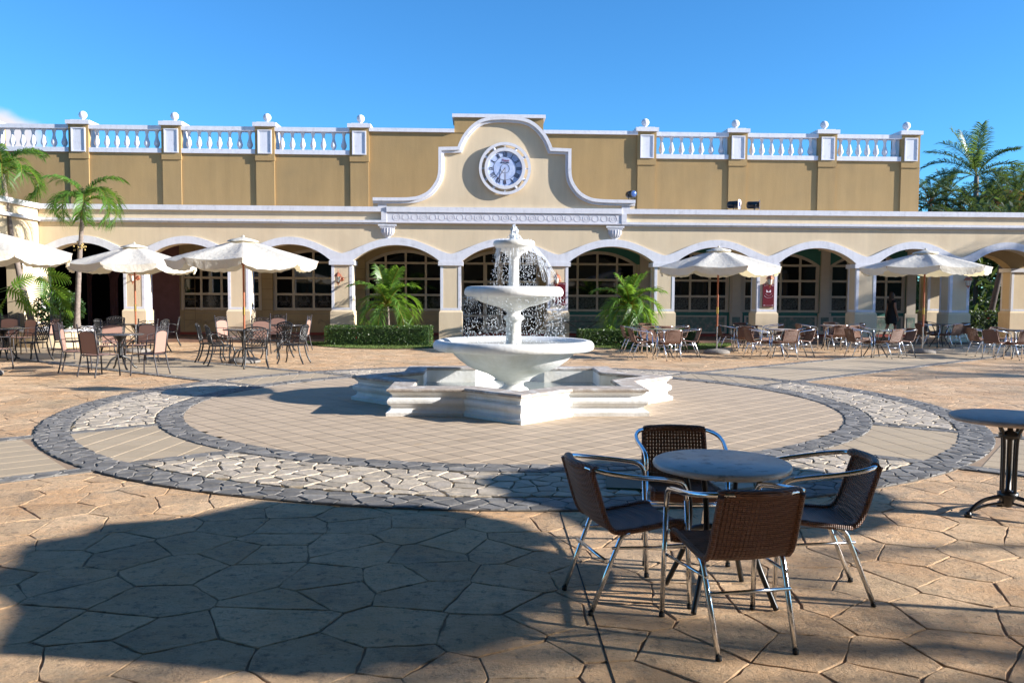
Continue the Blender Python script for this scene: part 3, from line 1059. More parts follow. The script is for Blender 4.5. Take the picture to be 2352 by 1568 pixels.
edges = [-17.0, -14.6, -12.9, -11.3] + []
def wallstrip(x0, x1, z0, z1, mt, nm='shop_wall', y=YW):
    MB().box(x0, x1, y, y + .3, z0, z1).build(nm, M[mt], arc)
prev = -10.95
bound_g = 2.45
for cxw, kd in WC:
    l_, r_ = cxw - WHW, cxw + WHW
    mt = 'green_paint' if kd == 'green' else 'tan_paint'
    if kd == 'green' and prev < bound_g < l_:
        wallstrip(prev, bound_g, 0, 3.6, 'tan_paint'); prev = bound_g
    wallstrip(prev, l_, 0, 3.6, mt)
    s_ = 0 if kd == 'door' else SILL
    if kd != 'door': wallstrip(l_, r_, 0, SILL, mt)
    mb = MB(); n = 20
    for k in range(n):
        a, b = -WHW + 2 * WHW * k / n, -WHW + 2 * WHW * (k + 1) / n
        za, zb = warch(a), warch(b)
        mb.add([(cxw + a, YW, za), (cxw + b, YW, zb), (cxw + b, YW, 3.6), (cxw + a, YW, 3.6), (cxw + a, YW + .3, za), (cxw + b, YW + .3, zb)], [(0, 1, 2, 3), (1, 0, 4, 5)])
    mb.build('shop_wall', M[mt], arc)
    # window: frame with muntins, each pane its own object
    W = thing('window' if kd != 'door' else 'glass_door', None, None); W.parent = arc
    yg = YW + .10
    f = MB()
    xs = [-WHW, -WHW / 2, 0, WHW / 2, WHW]
    fw = .075
    if kd == 'door': xs = [-WHW, -.58, 0, .58, WHW]
    for k, x in enumerate(xs):
        wd = fw if 0 < k < 4 else .13
        xa, xb = (x - wd / 2, x + wd / 2) if 0 < k < 4 else ((x, x + wd) if k == 0 else (x - wd, x))
        zt = min(warch(xa), warch(xb)) - .05
        z0 = s_
        f.box(cxw + xa, cxw + xb, yg - .045, yg + .03, z0, zt)
    rows = ([.12, .80, 1.40, 2.06, R3] if kd == 'door' else [SILL + .05, R1, R2, R3])
    for z in rows:
        f.box(cxw - WHW + .13, cxw + WHW - .13, yg - .035, yg + .028, z - .04, z + .04)
    if kd == 'door':
        for s in (-1, 1):
            f.box(cxw + s * .29 - .29 + .0, cxw + s * .29 + .29, yg - .055, yg - .046, .2, .42)
            for xx in (s * .05, s * .53):
                f.box(cxw + xx - .05, cxw + xx + .05, yg - .058, yg - .046, .16, 2.69)
    n = 20
    for k in range(n):
        a, b = -WHW + 2 * WHW * k / n, -WHW + 2 * WHW * (k + 1) / n
        za, zb = warch(a), warch(b)
        f.add([(cxw + a, yg - .05, za - .11), (cxw + b, yg - .05, zb - .11), (cxw + b, yg - .05, zb), (cxw + a, yg - .05, za), (cxw + a, yg + .03, za - .11), (cxw + b, yg + .03, zb - .11)], [(0, 1, 2, 3), (1, 0, 4, 5)])
    f.build('window_frame', M['window_frame' if kd != 'green' else 'beige_trim'], W)
    for i in range(4):
        for j in range(len(rows)):
            z0 = rows[j]
            pr = 'glass_dark'
            if kd != 'door' and j == 0: pr = 'pane_damask' if kd == 'tan' else 'pane_crackle'
            if kd == 'door' and j == 1 and i in (0, 3): pr = 'pane_damask'
            a, b = xs[i], xs[i + 1]
            p = MB()
            mxp, mzp = cxw + (a + b) / 2, z0 + .3
            if j < len(rows) - 1:
                z1 = rows[j + 1]
                p.box(-(b - a) / 2, (b - a) / 2, 0, .012, z0 - mzp, z1 - mzp)
            else:
                m_ = 5
                poly = [(a - (a + b) / 2, z0 - mzp), (b - (a + b) / 2, z0 - mzp)] + [(b + (a - b) * q / m_ - (a + b) / 2, warch(b + (a - b) * q / m_) - .03 - mzp) for q in range(m_ + 1)]
                p.prism(poly, 0, .012, 'y')
            o = p.build('pane', M[pr], W, (mxp, yg + random.uniform(-.002, .002), mzp))
            o.rotation_euler = (random.uniform(-.004, .004), 0, random.uniform(-.004, .004))
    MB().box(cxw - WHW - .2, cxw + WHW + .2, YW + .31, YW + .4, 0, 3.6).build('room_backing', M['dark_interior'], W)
    # dado panel and surround under the window
    if kd == 'tan':
        sb = MB().box(cxw - 1.35, cxw + 1.35, YW - .012, YW + .001, .84, .86).box(cxw - 1.35, cxw + 1.35, YW - .012, YW + .001, .20, .22).box(cxw - 1.35, cxw - 1.33, YW - .012, YW + .001, .222, .838).box(cxw + 1.33, cxw + 1.35, YW - .012, YW + .001, .222, .838)
        for s in (-1, 1):
            for q in range(4):
                xx = cxw + s * (.22 + q * .28)
                pts = [(xx + (.10 - .008 * t) * math.cos(t * .55) * s, YW - .006, .53 + (-1) ** q * .03 + (.13 - .010 * t) * math.sin(t * .55)) for t in range(12)]
                sb.tube(pts, [.022 - .0015 * t for t in range(12)], 4, flat=.4)
            sb.tube([(cxw + s * (.15 + .11 * t), YW - .004, .50 + .12 * math.sin(t * 1.1)) for t in range(11)], .014, 4, flat=.4)
        sb.build('dado_scroll', M['tan_scroll'], arc)
    if kd == 'green':
        MB().box(cxw - 1.3, cxw + 1.3, YW - .010, YW + .001, .24, .80).build('dado_panel', M['green_pale'], arc)
        b_ = MB().box(cxw - 1.38, cxw + 1.38, YW - .024, YW + .002, .80, .85).box(cxw - 1.38, cxw + 1.38, YW - .024, YW + .002, .19, .24).box(cxw - 1.38, cxw - 1.3, YW - .023, YW + .002, .241, .799).box(cxw + 1.3, cxw + 1.38, YW - .023, YW + .002, .241, .799)
        for s in (-1, 1):
            b_.box(cxw + s * (WHW + .045) - .045, cxw + s * (WHW + .045) + .045, YW - .026, YW + .002, .9, R3)
        b_.build('panel_frame', M['beige_trim'], arc)
    prev = r_
wallstrip(prev, 16.39, 0, 3.6, 'green_paint')
MB().box(-10.95, 16.39, YW - .028, YW + .002, .0751, .17).build('skirting', M['red_skirting'], arc)
for x in (6.08, 9.54, 12.9, 16.2):
    p_ = MB().box(x - .17, x + .17, YW - .07, YW + .002, .95, 3.28).box(x - .26, x + .26, YW - .12, YW + .002, 3.28, 3.44)
    p_.box(x - .24, x + .24, YW - .09, YW + .002, .17, .95).box(x - .15, x + .15, YW - .1, YW + .002, .3, .8, 1)
    p_.build('wall_pilaster', [M['beige_trim'], M['green_pale']], arc)
# painted ashlar joints between the tan windows
for x in (-10.6, -7.79, -4.43, -1.05, 2.32):
    jb = MB()
    for q in range(7):
        z = .6 + q * .38
        jb.box(x - .2, x + .2, YW - .004, YW + .001, z, z + .014)
    for s in (-1, 1):
        jb.box(x + s * .2 - .007, x + s * .2 + .007, YW - .0045, YW + .001, .2, 3.2)
    jb.build('painted_joint', M['tan_line'], arc)
# left: plum porch with tan quoins and carved gothic frames in the dark
MB().box(-12.2, -10.95, YW - .01, YW + .3, 0, 3.6).build('shop_wall', M['plum_paint'], arc)
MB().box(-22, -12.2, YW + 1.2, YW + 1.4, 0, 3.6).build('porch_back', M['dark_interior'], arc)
for q in range(9):
    wq = .30 if q % 2 else .42
    MB().box(-12.62, -12.62 + wq, YW - .06, YW + .2, .08 + q * .39, .08 + q * .39 + .375).build('quoin', M['tan_paint'], arc)
for gx in (-14.0, -13.05):
    gm = MB()
    for r_ in (.42, .36):
        pts = []
        for s in (-1, 1):
            arcp = [(gx + s * (r_ - r_ * 1.6 * (1 - math.cos(t * .9 / 8))) if True else 0, YW + .5, 2.0 + r_ * 1.5 * math.sin(t * .95 / 8)) for t in range(9)]
            gm.tube([(gx + s * r_, YW + .5, .1)] + arcp, .035, 5)
    gm.box(gx - .47, gx - .41, YW + .45, YW + .55, .08, 2.9).box(gx + .41, gx + .47, YW + .45, YW + .55, .08, 2.9)
    gm.build('gothic_frame', M['plum_paint'], arc)

# ------------------------------------------------------------------ the upper storey
up = thing('upper_building', 'ochre upper building with white balustrade and ball finials behind the arcade', 'building', (0, 0, 0))
PLX = [-17.75, -14.40, -11.13, -7.80, -4.41, 6.10, 9.49, 12.85, 15.99]
UZ0, UZ1 = 3.6, 6.62
MB().box(-24, 16.39, YW, YW + .35, UZ0, UZ1).build('wall', M['ochre_plaster'], up)
MB().box(-4.06, 5.76, YW + .003, YW + .353, UZ1, 7.47).build('wall', M['ochre_plaster'], up)
MB().box(-.97, 2.28, YW - .02, YW + 1.4, 7.471, 8.02).build('wall', M['ochre_plaster'], up)
MB().box(-4.06, -.972, YW - .09, YW + .42, 7.471, 7.60).build('coping', M['white_plaster'], up)
MB().box(2.282, 5.76, YW - .09, YW + .42, 7.471, 7.60).build('coping', M['white_plaster'], up)
MB().box(-1.05, 2.36, YW - .10, YW + 1.5, 8.02, 8.14).build('coping', M['white_plaster'], up)
MB().box(16.09, 16.39, YW + .35, YW + 9, 0, UZ1).build('side_wall', M['ochre_plaster'], up)
MB().box(-24, 16.09, YW + .35, YW + 9, UZ1 - .5, UZ1 - .4).build('roof', M['concrete'], up)
bal0 = None
for i, x in enumerate(PLX):
    MB().box(x - .33, x + .33, YW - .05, YW + .02, 4.2, 6.38).build('pilaster', M['ochre_plaster'], up)
    bk = MB().box(x - .35, x + .35, YW - .085, YW + .75, 6.38, 7.59).build('pier_block', M['ochre_plaster'], up)
    t = MB().box(x - .23, x + .23, YW - .10, YW - .086, 6.64, 7.45)
    e0, e1 = YW - .125, YW - .086
    pf = MB().box(x - .25, x - .21, e0, e1, 6.62, 7.47).box(x + .21, x + .25, e0, e1, 6.62, 7.47).box(x - .21, x + .21, e0, e1, 6.62, 6.655).box(x - .21, x + .21, e0, e1, 7.435, 7.47)
    t.build('white_panel', M['white_plaster'], bk)
    pf.build('panel_rim', M['white_plaster'], bk)
    MB().box(x - .362, x - .351, YW + .1, YW + .66, 6.64, 7.5).build('white_panel', M['white_plaster'], bk)
    MB().box(x + .351, x + .362, YW + .1, YW + .66, 6.64, 7.5).build('white_panel', M['white_plaster'], bk)
    MB().box(x - .42, x + .42, YW - .16, YW + .82, 7.59, 7.73).box(x - .30, x + .30, YW - .05, YW + .7, 7.73, 7.765).build('pier_cap', M['white_plaster'], bk)
    pr = [(.001, 7.765), (.12, 7.765), (.10, 7.80), (.055, 7.83), (.06, 7.86)] + [(.145 * math.sin(a * math.pi / 12), 7.99 - .145 * math.cos(a * math.pi / 12)) for a in range(3, 13)]
    MB().lathe(pr, 20, (x, YW + .3, 0)).build('finial', M['white_plaster'], bk)
bays = [(-17.4, -14.75), (-14.05, -11.48), (-10.78, -8.15), (-7.45, -4.76), (6.45, 9.14), (9.84, 12.5), (13.2, 15.64)]
prof = [(.001, 6.782), (.08, 6.782), (.08, 6.80), (.045, 6.82), (.065, 6.85), (.098, 6.91), (.107, 6.97), (.092, 7.04), (.062, 7.13), (.05, 7.21), (.045, 7.28), (.055, 7.34), (.08, 7.40), (.085, 7.438)]
for (x0, x1) in bays:
    MB().box(x0, x1, YW - .07, YW + .30, 7.44, 7.585).build('top_rail', M['white_plaster'], up)
    MB().box(x0, x1, YW - .07, YW + .30, UZ1, 6.78).build('bottom_rail', M['white_plaster'], up)
    for k in range(7):
        x = x0 + (k + .62) * (x1 - x0) / 7.25
        if bal0 is None:
            bal0 = MB().lathe(prof, 14).build('baluster', M['white_plaster'], up, (x, YW + .11, 0))
        else:
            b = bal0.copy(); col.objects.link(b); b.location = (x, YW + .11, 0)

# ------------------------------------------------------------------ sunlit wing at the left edge
wg = thing('left_wing', 'brightly sunlit cream wing with white cornice at the left edge of the photo', 'building')
XW = -14.2
MB().box(XW - .5, XW, 26.3, 27.28, 0, COR).box(XW - .5, XW, 20.5, 22.2, 0, COR).box(XW - .5, XW, 22.2, 26.3, 3.25, COR).build('wall', M['cream_warm'], wg)
mb = MB(); n = 20
for k in range(n):
    a, b = 22.2 + 4.1 * k / n, 22.2 + 4.1 * (k + 1) / n
    za, zb = [2.3 + .9 * math.sqrt(max(0, 1 - ((v - 24.25) / 2.05) ** 2)) for v in (a, b)]
    mb.add([(XW, a, za), (XW, b, zb), (XW, b, 3.25), (XW, a, 3.25), (XW - .5, a, za), (XW - .5, b, zb)], [(1, 0, 3, 2), (0, 1, 5, 4)])
mb.build('wall', M['cream_warm'], wg)
mb = MB()
for k in range(n):
    a, b = 22.2 + 4.1 * k / n, 22.2 + 4.1 * (k + 1) / n
    za, zb = [2.3 + .9 * math.sqrt(max(0, 1 - ((v - 24.25) / 2.05) ** 2)) for v in (a, b)]
    mb.add([(XW + .04, a, za), (XW + .04, b, zb), (XW + .04, b, zb + .2), (XW + .04, a, za + .2)], [(1, 0, 3, 2)])
mb.build('arch_trim', M['white_plaster'], wg)
MB().box(XW - .5, XW + .10, 20.5, 27.2, COR, 4.42).build('cornice', M['white_plaster'], wg)
MB().box(XW, XW + .12, 20.5, 27.17, 3.87, 3.97).build('ledge', M['white_plaster'], wg)
MB().box(XW, XW + .06, 26.25, 27.15, 2.45, 2.6).build('pier_cap', M['white_plaster'], wg)
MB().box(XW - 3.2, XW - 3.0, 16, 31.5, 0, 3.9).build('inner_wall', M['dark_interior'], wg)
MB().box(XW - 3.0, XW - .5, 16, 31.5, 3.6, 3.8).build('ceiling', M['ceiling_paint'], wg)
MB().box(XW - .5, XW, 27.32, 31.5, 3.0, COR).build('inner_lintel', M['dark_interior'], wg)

# unseen block added behind the camera to cut sky light on the near paving
hb_ = thing('unseen_block', 'tall unseen tan block added behind the camera to hold back sky light', 'building')
MB().box(-34, 13, -18, -3.6, -.02, 13).build('wall', M['tan_paint'], hb_)
for fx_ in range(-32, 12, 4):
    for fz_ in (1.0, 5.0, 9.0):
        MB().box(fx_, fx_ + 1.8, -3.62, -3.58, fz_, fz_ + 2.0).build('window', M['glass_dark'], hb_)
MB().box(-34.3, 13.3, -18, -3.2, 13, 13.5).build('cornice', M['white_plaster'], hb_)

def unseen_tree(x, y, h, cx_, cy_, rx, ry, rz_, label, n):
    t = thing('unseen_tree', label, 'tree', (x, y, 0))
    tr = MB().tube([(0, 0, 0), (.05, .02, h * .4), (.2, .2, h * .75)], [.26, .2, .16], 12)
    for q in range(7):
        a = q * .9
        tr.tube([(.2, .2, h * .72), (.2 + (cx_ - x) * .3 + rx * .25 * math.cos(a), (cy_ - y) * .3 + ry * .25 * math.sin(a), h * .9), ((cx_ - x) + rx * .7 * math.cos(a), (cy_ - y) + ry * .7 * math.sin(a), h + .6)], [.11, .07, .03], 7)
    tr.build('trunk', M['bark_dark'], t)
    cr_ = MB()
    rr_ = random.Random(int(x * 10))
    for q in range(n):
        while 1:
            a, b, c = rr_.uniform(-1, 1), rr_.uniform(-1, 1), rr_.uniform(-1, 1)
            if a * a + b * b + c * c < 1: break
        p = Vector((cx_ - x + a * rx, cy_ - y + b * ry, h + 1.3 + c * rz_))
        u = Vector((rr_.uniform(-1, 1), rr_.uniform(-1, 1), rr_.uniform(-.4, .4))).normalized() * .17
        v = u.cross(Vector((rr_.uniform(-.4, .4), rr_.uniform(-.4, .4), 1))).normalized() * .09
        cr_.add([p - u, p + v, p + u, p - v], [(0, 1, 2, 3)])
    cr_.build('crown', M['leaf_dark'], t)
unseen_tree(-5.5, -2.2, 5.2, -3.5, .8, 5.2, 4.6, 1.1, 'unseen broad tree added above the camera to cut sky light', 9000)  # added crown, keeps blue sky fill off the near ground
unseen_tree(3.2, -2.6, 5.4, 3.8, .2, 4.2, 4.2, 1.1, 'second unseen broad tree added above the camera to cut sky light', 7500)  # second added crown for the same sky fill

unseen_tree(-9.5, 5.5, 7.0, -4.2, 6.2, 5.4, 4.6, 1.0, 'unseen spreading tree added left of the camera to block overhead sky light', 9500)  # added to cover more of the sky over the foreground
unseen_tree(11.0, -1.5, 7.2, 6.3, 5.4, 5.0, 4.6, 1.0, 'unseen spreading tree added right of the camera to block overhead sky light', 9000)  # matching crown added on the right against sky fill
unseen_tree(32.5, 23.0, 4.2, 31.5, 24.2, 3.6, 2.6, 2.3, 'leafy tree outside the frame that shades the right end of the arcade', 5000)
h5 = thing('unseen_block', 'lower unseen tan block added behind the camera to darken right window reflections', 'building')  # added so the right windows reflect less sky
MB().box(16, 70, -34, -26, -.02, 10).build('wall', M['tan_paint'], h5)

# ------------------------------------------------------------------ clock on the gable
ck = thing('wall_clock', 'round blue wall clock with Roman numerals in a white open ring on the gable', 'clock', (GC, YF - .15, 5.68))


def annulus(r0, r1, y0, y1, n=64):
    mb = MB(); vs, fs = [], []
    for k in range(n):
        a = 2 * math.pi * k / n
        c, s = math.cos(a), math.sin(a)
        vs += [(r0 * c, y0, r0 * s), (r1 * c, y0, r1 * s), (r1 * c, y1, r1 * s), (r0 * c, y1, r0 * s)]
    for k in range(n):
        j = (k + 1) % n
        for q in range(4): fs.append((4 * k + q, 4 * k + (q + 1) % 4, 4 * j + (q + 1) % 4, 4 * j + q))
    return mb.add(vs, fs)


fixn(annulus(.755, .845, -.03, .04).build('outer_ring', M['white_plaster'], ck))
fixn(annulus(.56, .665, -.05, .16).build('rim', M['white_plaster'], ck))
MB().prism([(.57 * math.cos(a * math.pi / 32), .57 * math.sin(a * math.pi / 32)) for a in range(64)], 0, .16, 'y').build('dial', M['clock_dial'], ck)
for k in range(12):
    a = math.pi / 2 - k * math.pi / 6
    c, s = math.cos(a), math.sin(a)
    if k % 3 == 0:
        MB().bar((.66 * c, 0, .66 * s), (.76 * c, 0, .76 * s), .035, .035, up=(0, 1, 0)).build('spoke', M['white_plaster'], ck)
    else:
        MB().lathe([(.001, -.02), (.05, -.02), (.05, .02), (.001, .02)], 16).build('boss', M['white_plaster'], ck, (.705 * c, .0, .705 * s)).rotation_euler = (math.pi / 2, 0, 0)
fixn(annulus(.367, .376, -.004, .0).build('dial_line', M['clock_ink'], ck))
fixn(annulus(.142, .151, -.004, .0).build('dial_line', M['clock_ink'], ck))


def text(s, size, mat, parent, loc, rot=(math.pi / 2, 0, 0), ext=.003, name='lettering', al='CENTER', shear=0):
    cu = bpy.data.curves.new(name, 'FONT')
    cu.body = s; cu.size = size; cu.extrude = ext; cu.align_x = al; cu.align_y = 'CENTER'; cu.shear = shear
    cu.materials.append(mat)
    o = bpy.data.objects.new(name, cu); col.objects.link(o)
    dg = bpy.context.evaluated_depsgraph_get()
    me = bpy.data.meshes.new_from_object(o.evaluated_get(dg))
    bpy.data.objects.remove(o)
    o = bpy.data.objects.new(name, me); col.objects.link(o)
    o.parent = parent; o.location = loc; o.rotation_euler = rot
    return o


NUM = ['XII', 'I', 'II', 'III', 'IIII', 'V', 'VI', 'VII', 'VIII', 'IX', 'X', 'XI']
for k, s in enumerate(NUM):
    a = math.pi / 2 - k * math.pi / 6
    r = .45
    nb = MB()
    # strokes built as bars so that they read as bold Roman capitals
    ws = {'I': .030, 'V': .062, 'X': .062}
    tot = sum(ws[c] for c in s) + .006 * (len(s) - 1)
    x = -tot / 2
    H = .062
    for c in s:
        w_ = ws[c]; xm = x + w_ / 2
        if c == 'I':
            nb.bar((xm, 0, -H), (xm, 0, H), .017, .006, up=(0, 1, 0))
            nb.bar((xm - .014, 0, H), (xm + .014, 0, H), .008, .006, up=(0, 1, 0)); nb.bar((xm - .014, 0, -H), (xm + .014, 0, -H), .008, .006, up=(0, 1, 0))
        elif c == 'V':
            nb.bar((xm - .022, 0, H), (xm, 0, -H), .018, .006, up=(0, 1, 0)); nb.bar((xm + .022, 0.0005, H), (xm, 0.0005, -H), .009, .006, up=(0, 1, 0))
        else:
            nb.bar((xm - .024, 0, H), (xm + .024, 0, -H), .018, .006, up=(0, 1, 0)); nb.bar((xm + .024, 0.0005, H), (xm - .024, 0.0005, -H), .009, .006, up=(0, 1, 0))
        x += w_ + .006
    o = nb.build('numeral', M['clock_ink'], ck, (r * math.cos(a), -.004, r * math.sin(a)))
    o.rotation_euler = (0, -(a - math.pi / 2), 0)
    MB().lathe([(.001, 0), (.013, 0), (.013, .006), (.001, .006)], 8).build('hour_dot', M['clock_ink'], ck, (.535 * math.cos(a), .001, .535 * math.sin(a))).rotation_euler = (math.pi / 2, 0, 0)
text('Tiese', .12, M['clock_red'], ck, (.0, -.004, .26), shear=.4)
text('08.05.2007', .065, M['clock_ink'], ck, (.0, -.004, .185))
MB().bar((0, -.03, .02), (-.245, -.03, -.345), .016, .006, up=(0, 1, 0)).build('hour_hand', M['clock_brown'], ck)
MB().bar((0, -.038, .04), (0, -.038, -.50), .016, .006, up=(0, 1, 0)).bar((0, -.038, -.18), (0, -.038, -.44), .026, .005, up=(0, 1, 0)).build('minute_hand', M['clock_brown'], ck)

# ------------------------------------------------------------------ wall lanterns and signs
LN = [(-11.18, 'wall lantern half hidden behind the left parasols on its pier'), (-4.62, 'copper wall lantern on the pier just left of the young palm in the hedge'), (2.50, 'copper wall lantern above the red sign right behind the fountain'), (9.58, 'copper wall lantern above the red sign with the emblem, beside the right parasol'), (16.3, 'copper wall lantern on the shaded pier behind the far right parasol')]


def lantern(x, label, z=2.15):
    t = thing('wall_lantern', label, 'lantern', (x, YF - .002, z), 0, 'copper lanterns on the arcade piers')
    MB().lathe([(.001, 0), (.075, 0), (.06, .02), (.03, .03), (.001, .035)], 14).build('wall_plate', M['copper'], t, (.09, 0, -.08)).rotation_euler = (math.pi / 2, 0, 0)
    MB().tube([(.09, -.03, -.08), (.09, -.10, -.14), (.05, -.18, -.17), (0, -.2, -.14)], .012, 6).build('bracket', M['copper'], t)
    rf = MB()
    s6 = [(math.cos(R(30 + 60 * k)), math.sin(R(30 + 60 * k))) for k in range(6)]
    def hexring(r, z): return [(r * c, -.2 + r * s, z) for c, s in s6]
    for (ra, za), (rb, zb) in (((.135, .0), (.135, .015)), ((.135, .015), (.10, .07)), ((.10, .07), (.06, .11)), ((.06, .11), (.02, .13))):
        vs = hexring(ra, za) + hexring(rb, zb)
        rf.add(vs, [(k, (k + 1) % 6, 6 + (k + 1) % 6, 6 + k) for k in range(6)])
    rf.add(hexring(.135, 0), [tuple(range(6))[::-1]])
    rf.tube([(0, -.2, .12), (0, -.2, .20), (0, -.2, .27)], [.015, .010, .003], 6)
    rf.build('lantern_roof', M['copper'], t)
    g = MB(); vs = hexring(.10, -.003) + hexring(.06, -.19)
    g.add(vs, [(k, (k + 1) % 6, 6 + (k + 1) % 6, 6 + k) for k in range(6)]).build('glass', M['lamp_glass'], t)
    c = MB()
    for k in range(6): c.tube([vs[k], vs[6 + k]], .007, 4)
    c.lathe([(.065, -.185), (.065, -.20), (.03, -.225), (.012, -.25), (.02, -.265), (.001, -.30)], 8, (0, -.2, 0)).build('cage', M['copper'], t)
for x, lb in LN: lantern(x, lb)


def sign(x, z0, z1, label, emblem):
    t = thing('wall_sign', label, 'sign', (x, YF - .03, (z0 + z1) / 2), 0)
    h = (z1 - z0) / 2
    MB().box(-.19, .19, -.012, .02, -h, h).build('board', M['sign_red'], t)
    d = MB()
    for s in (-1, 1):
        for q in (-1, 1):
            d.box(s * .14 - .022, s * .14 + .022, -.0155, -.013, q * (h - .05) - .018, q * (h - .05) + .018)
        d.box(-.115, .115, -.015, -.013, s * (h - .045) - .004, s * (h - .045) + .004)
    d.build('corner_ornament', M['sign_dim'], t)
    if emblem:
        e = MB()
        for s in (-1, 1):
            e.box(s * .055 - .022, s * .055 + .022, -.017, -.013, .10, .165)
            e.box(s * .068 - .007, s * .068 + .007, -.0172, -.013, .166, .185)
        e.box(-.033, .033, -.0165, -.013, .105, .125)
        e.build('emblem', M['sign_white'], t)
        r = MB().tube([(.14 * math.cos(R(a)), -.014, -.0 + .085 * math.sin(R(a)) ) for a in range(180, 361, 15)], .006, 4)
        r.tube([(.12 * math.cos(R(a)), -.014, .02 + .03 * math.sin(R(a * 3))) for a in range(20, 161, 10)], .005, 4)
        r.build('emblem_ring', M['sign_dim'], t)
    return t
sign(2.62, 1.25, 2.0, 'dark red wall sign on the pier right behind the fountain', False)
sign(9.60, 1.23, 1.99, 'dark red wall sign with white castle emblem over a ring', True)

# ------------------------------------------------------------------ stage lights on the roof edge
def spot(px, py, Y, face, label, frame):
    d = ray(px, py); t_ = Y / d.y
    p = Vector((d.x * t_, Y, CAMH + d.z * t_))
    t = thing('stage_light', label, 'spotlight', p, face, 'black stage lights on the roof edge')
    MB().tube([(-.26, 0, 0), (-.24, 0, 0), (-.2, 0, 0), (.14, 0, 0)], [.05, .1, .12, .12], 14).build('body', M['iron_black'], t)
    MB().lathe([(.001, .142), (.095, .142), (.11, .13)], 16).build('lens', M['lens_blue'], t).rotation_euler = (0, math.pi / 2, 0)
    b = MB()
    for s in (-1, 1): b.tube([(0, s * .13, 0), (0, s * .13, -.12), (0, s * .08, -.27)], .012, 5)
    b.tube([(0, -.09, -.265), (0, .09, -.265)], .012, 5).build('yoke', M['iron_black'], t)
    if frame:
        f = MB()
        n = 16
        vs, fs = [], []
        for k in range(n):
            a = 2 * math.pi * (k + .5) / n
            c, s = math.cos(a), math.sin(a); q = .16 / max(abs(c), abs(s))
            vs += [(.16, .10 * c, .10 * s), (.16, q * c, q * s)]
        for k in range(n): j = (k + 1) % n; fs.append((2 * k, 2 * k + 1, 2 * j + 1, 2 * j))
        f.add(vs, fs).build('filter_frame', M['sign_white'], t)
    return t
spot(1451, 446, YF + .05, R(-70), 'round black stage light facing forward at the right end of the clock gable', False)
spot(1688, 470, YF + .15, R(-35), 'black stage light with blue lens, left of the pair on the roof edge', True)
spot(1733, 471, YF + .15, R(-12), 'black stage light with white filter frame, right of the pair on the roof edge', True)

# ------------------------------------------------------------------ fountain
FX, FY = .5, 12.42
fo = thing('fountain', 'white three-tiered fountain in a star-shaped basin with running water', 'fountain', (FX, FY, .014))
SR = 2.31
star = []
for k in range(16):
    a = math.pi / 8 * k
    r = SR if k % 2 == 0 else SR * math.cos(R(45)) / math.cos(R(22.5))
    star.append((r * math.cos(a), r * math.sin(a)))


def off_poly(P, d):
    out = []
    n = len(P)
    for i in range(n):
        a, b, c = P[i - 1], P[i], P[(i + 1) % n]
        def nr(p, q):
            L = math.hypot(q[0] - p[0], q[1] - p[1]); return ((q[1] - p[1]) / L, -(q[0] - p[0]) / L)
        n1, n2 = nr(a, b), nr(b, c)
        mx_, my_ = n1[0] + n2[0], n1[1] + n2[1]
        L2 = (mx_ * mx_ + my_ * my_) / 2
        out.append((b[0] + mx_ / L2 * d, b[1] + my_ / L2 * d))
    return out


def sweep(mb, prof):
    rings = [[(x, y, z) for x, y in off_poly(star, d)] for d, z in prof]
    vs = [v for r_ in rings for v in r_]; fs = []
    for i in range(len(prof) - 1):
        for j in range(16):
            k = (j + 1) % 16
            fs.append((i * 16 + j, i * 16 + k, (i + 1) * 16 + k, (i + 1) * 16 + j))
    return mb.add(vs, fs)


sweep(MB(), [(.085, -.01), (.09, .045), (.06, .06), (.035, .075), (.025, .105), (.03, .125), (.055, .14), (.072, .165), (.075, .19), (.068, .215), (.045, .232), (.015, .238), (.012, .27), (.03, .285), (.045, .30), (.05, .315)]).build('basin_wall', M['fountain_white'], fo)
sweep(MB(), [(-.24, .05), (-.24, .30), (-.235, .315)]).build('inner_wall', M['fountain_white'], fo)
o = sweep(MB(), [(.05, .315), (.075, .318), (.082, .33), (.08, .348), (.06, .36), (-.23, .362), (-.25, .35), (-.25, .32), (-.235, .315)]).build('coping', M['coping_stone'], fo)
rim1 = [(.95, .745), (1.10, .745), (1.16, .752), (1.195, .775), (1.21, .81), (1.205, .85), (1.175, .888), (1.12, .905), (1.07, .895), (1.02, .86), (.85, .79), (.5, .72), (.12, .70)]
MB().lathe([(.001, .30), (.26, .31), (.30, .345), (.40, .40), (.56, .455), (.70, .52), (.82, .61), (.90, .69), (.945, .742)] + rim1, 72).build('bowl', M['fountain_white'], fo)
MB().lathe([(.30, .0), (.30, .04), (.24, .06), (.225, .09), (.24, .13), (.22, .17), (.16, .20), (.145, .235), (.16, .27), (.25, .29), (.26, .325)], 48).build('pedestal', M['fountain_white'], fo)
MB().lathe([(.16, .69), (.15, .74), (.115, .77), (.11, 1.15), (.12, 1.19), (.145, 1.205), (.155, 1.23), (.145, 1.26), (.11, 1.275), (.10, 1.31), (.13, 1.355), (.19, 1.385)], 36).build('column', M['fountain_white'], fo)
MB().lathe([(.001, 1.37), (.19, 1.375), (.24, 1.40), (.36, 1.425), (.48, 1.465), (.58, 1.515), (.62, 1.55), (.70, 1.552), (.735, 1.57), (.745, 1.61), (.735, 1.66), (.70, 1.695), (.65, 1.705), (.60, 1.69), (.4, 1.66), (.08, 1.64)], 64).build('bowl', M['fountain_white'], fo)
MB().lathe([(.10, 1.64), (.10, 1.69), (.078, 1.71), (.075, 2.10), (.085, 2.14), (.10, 2.17)], 28).build('column', M['fountain_white'], fo)
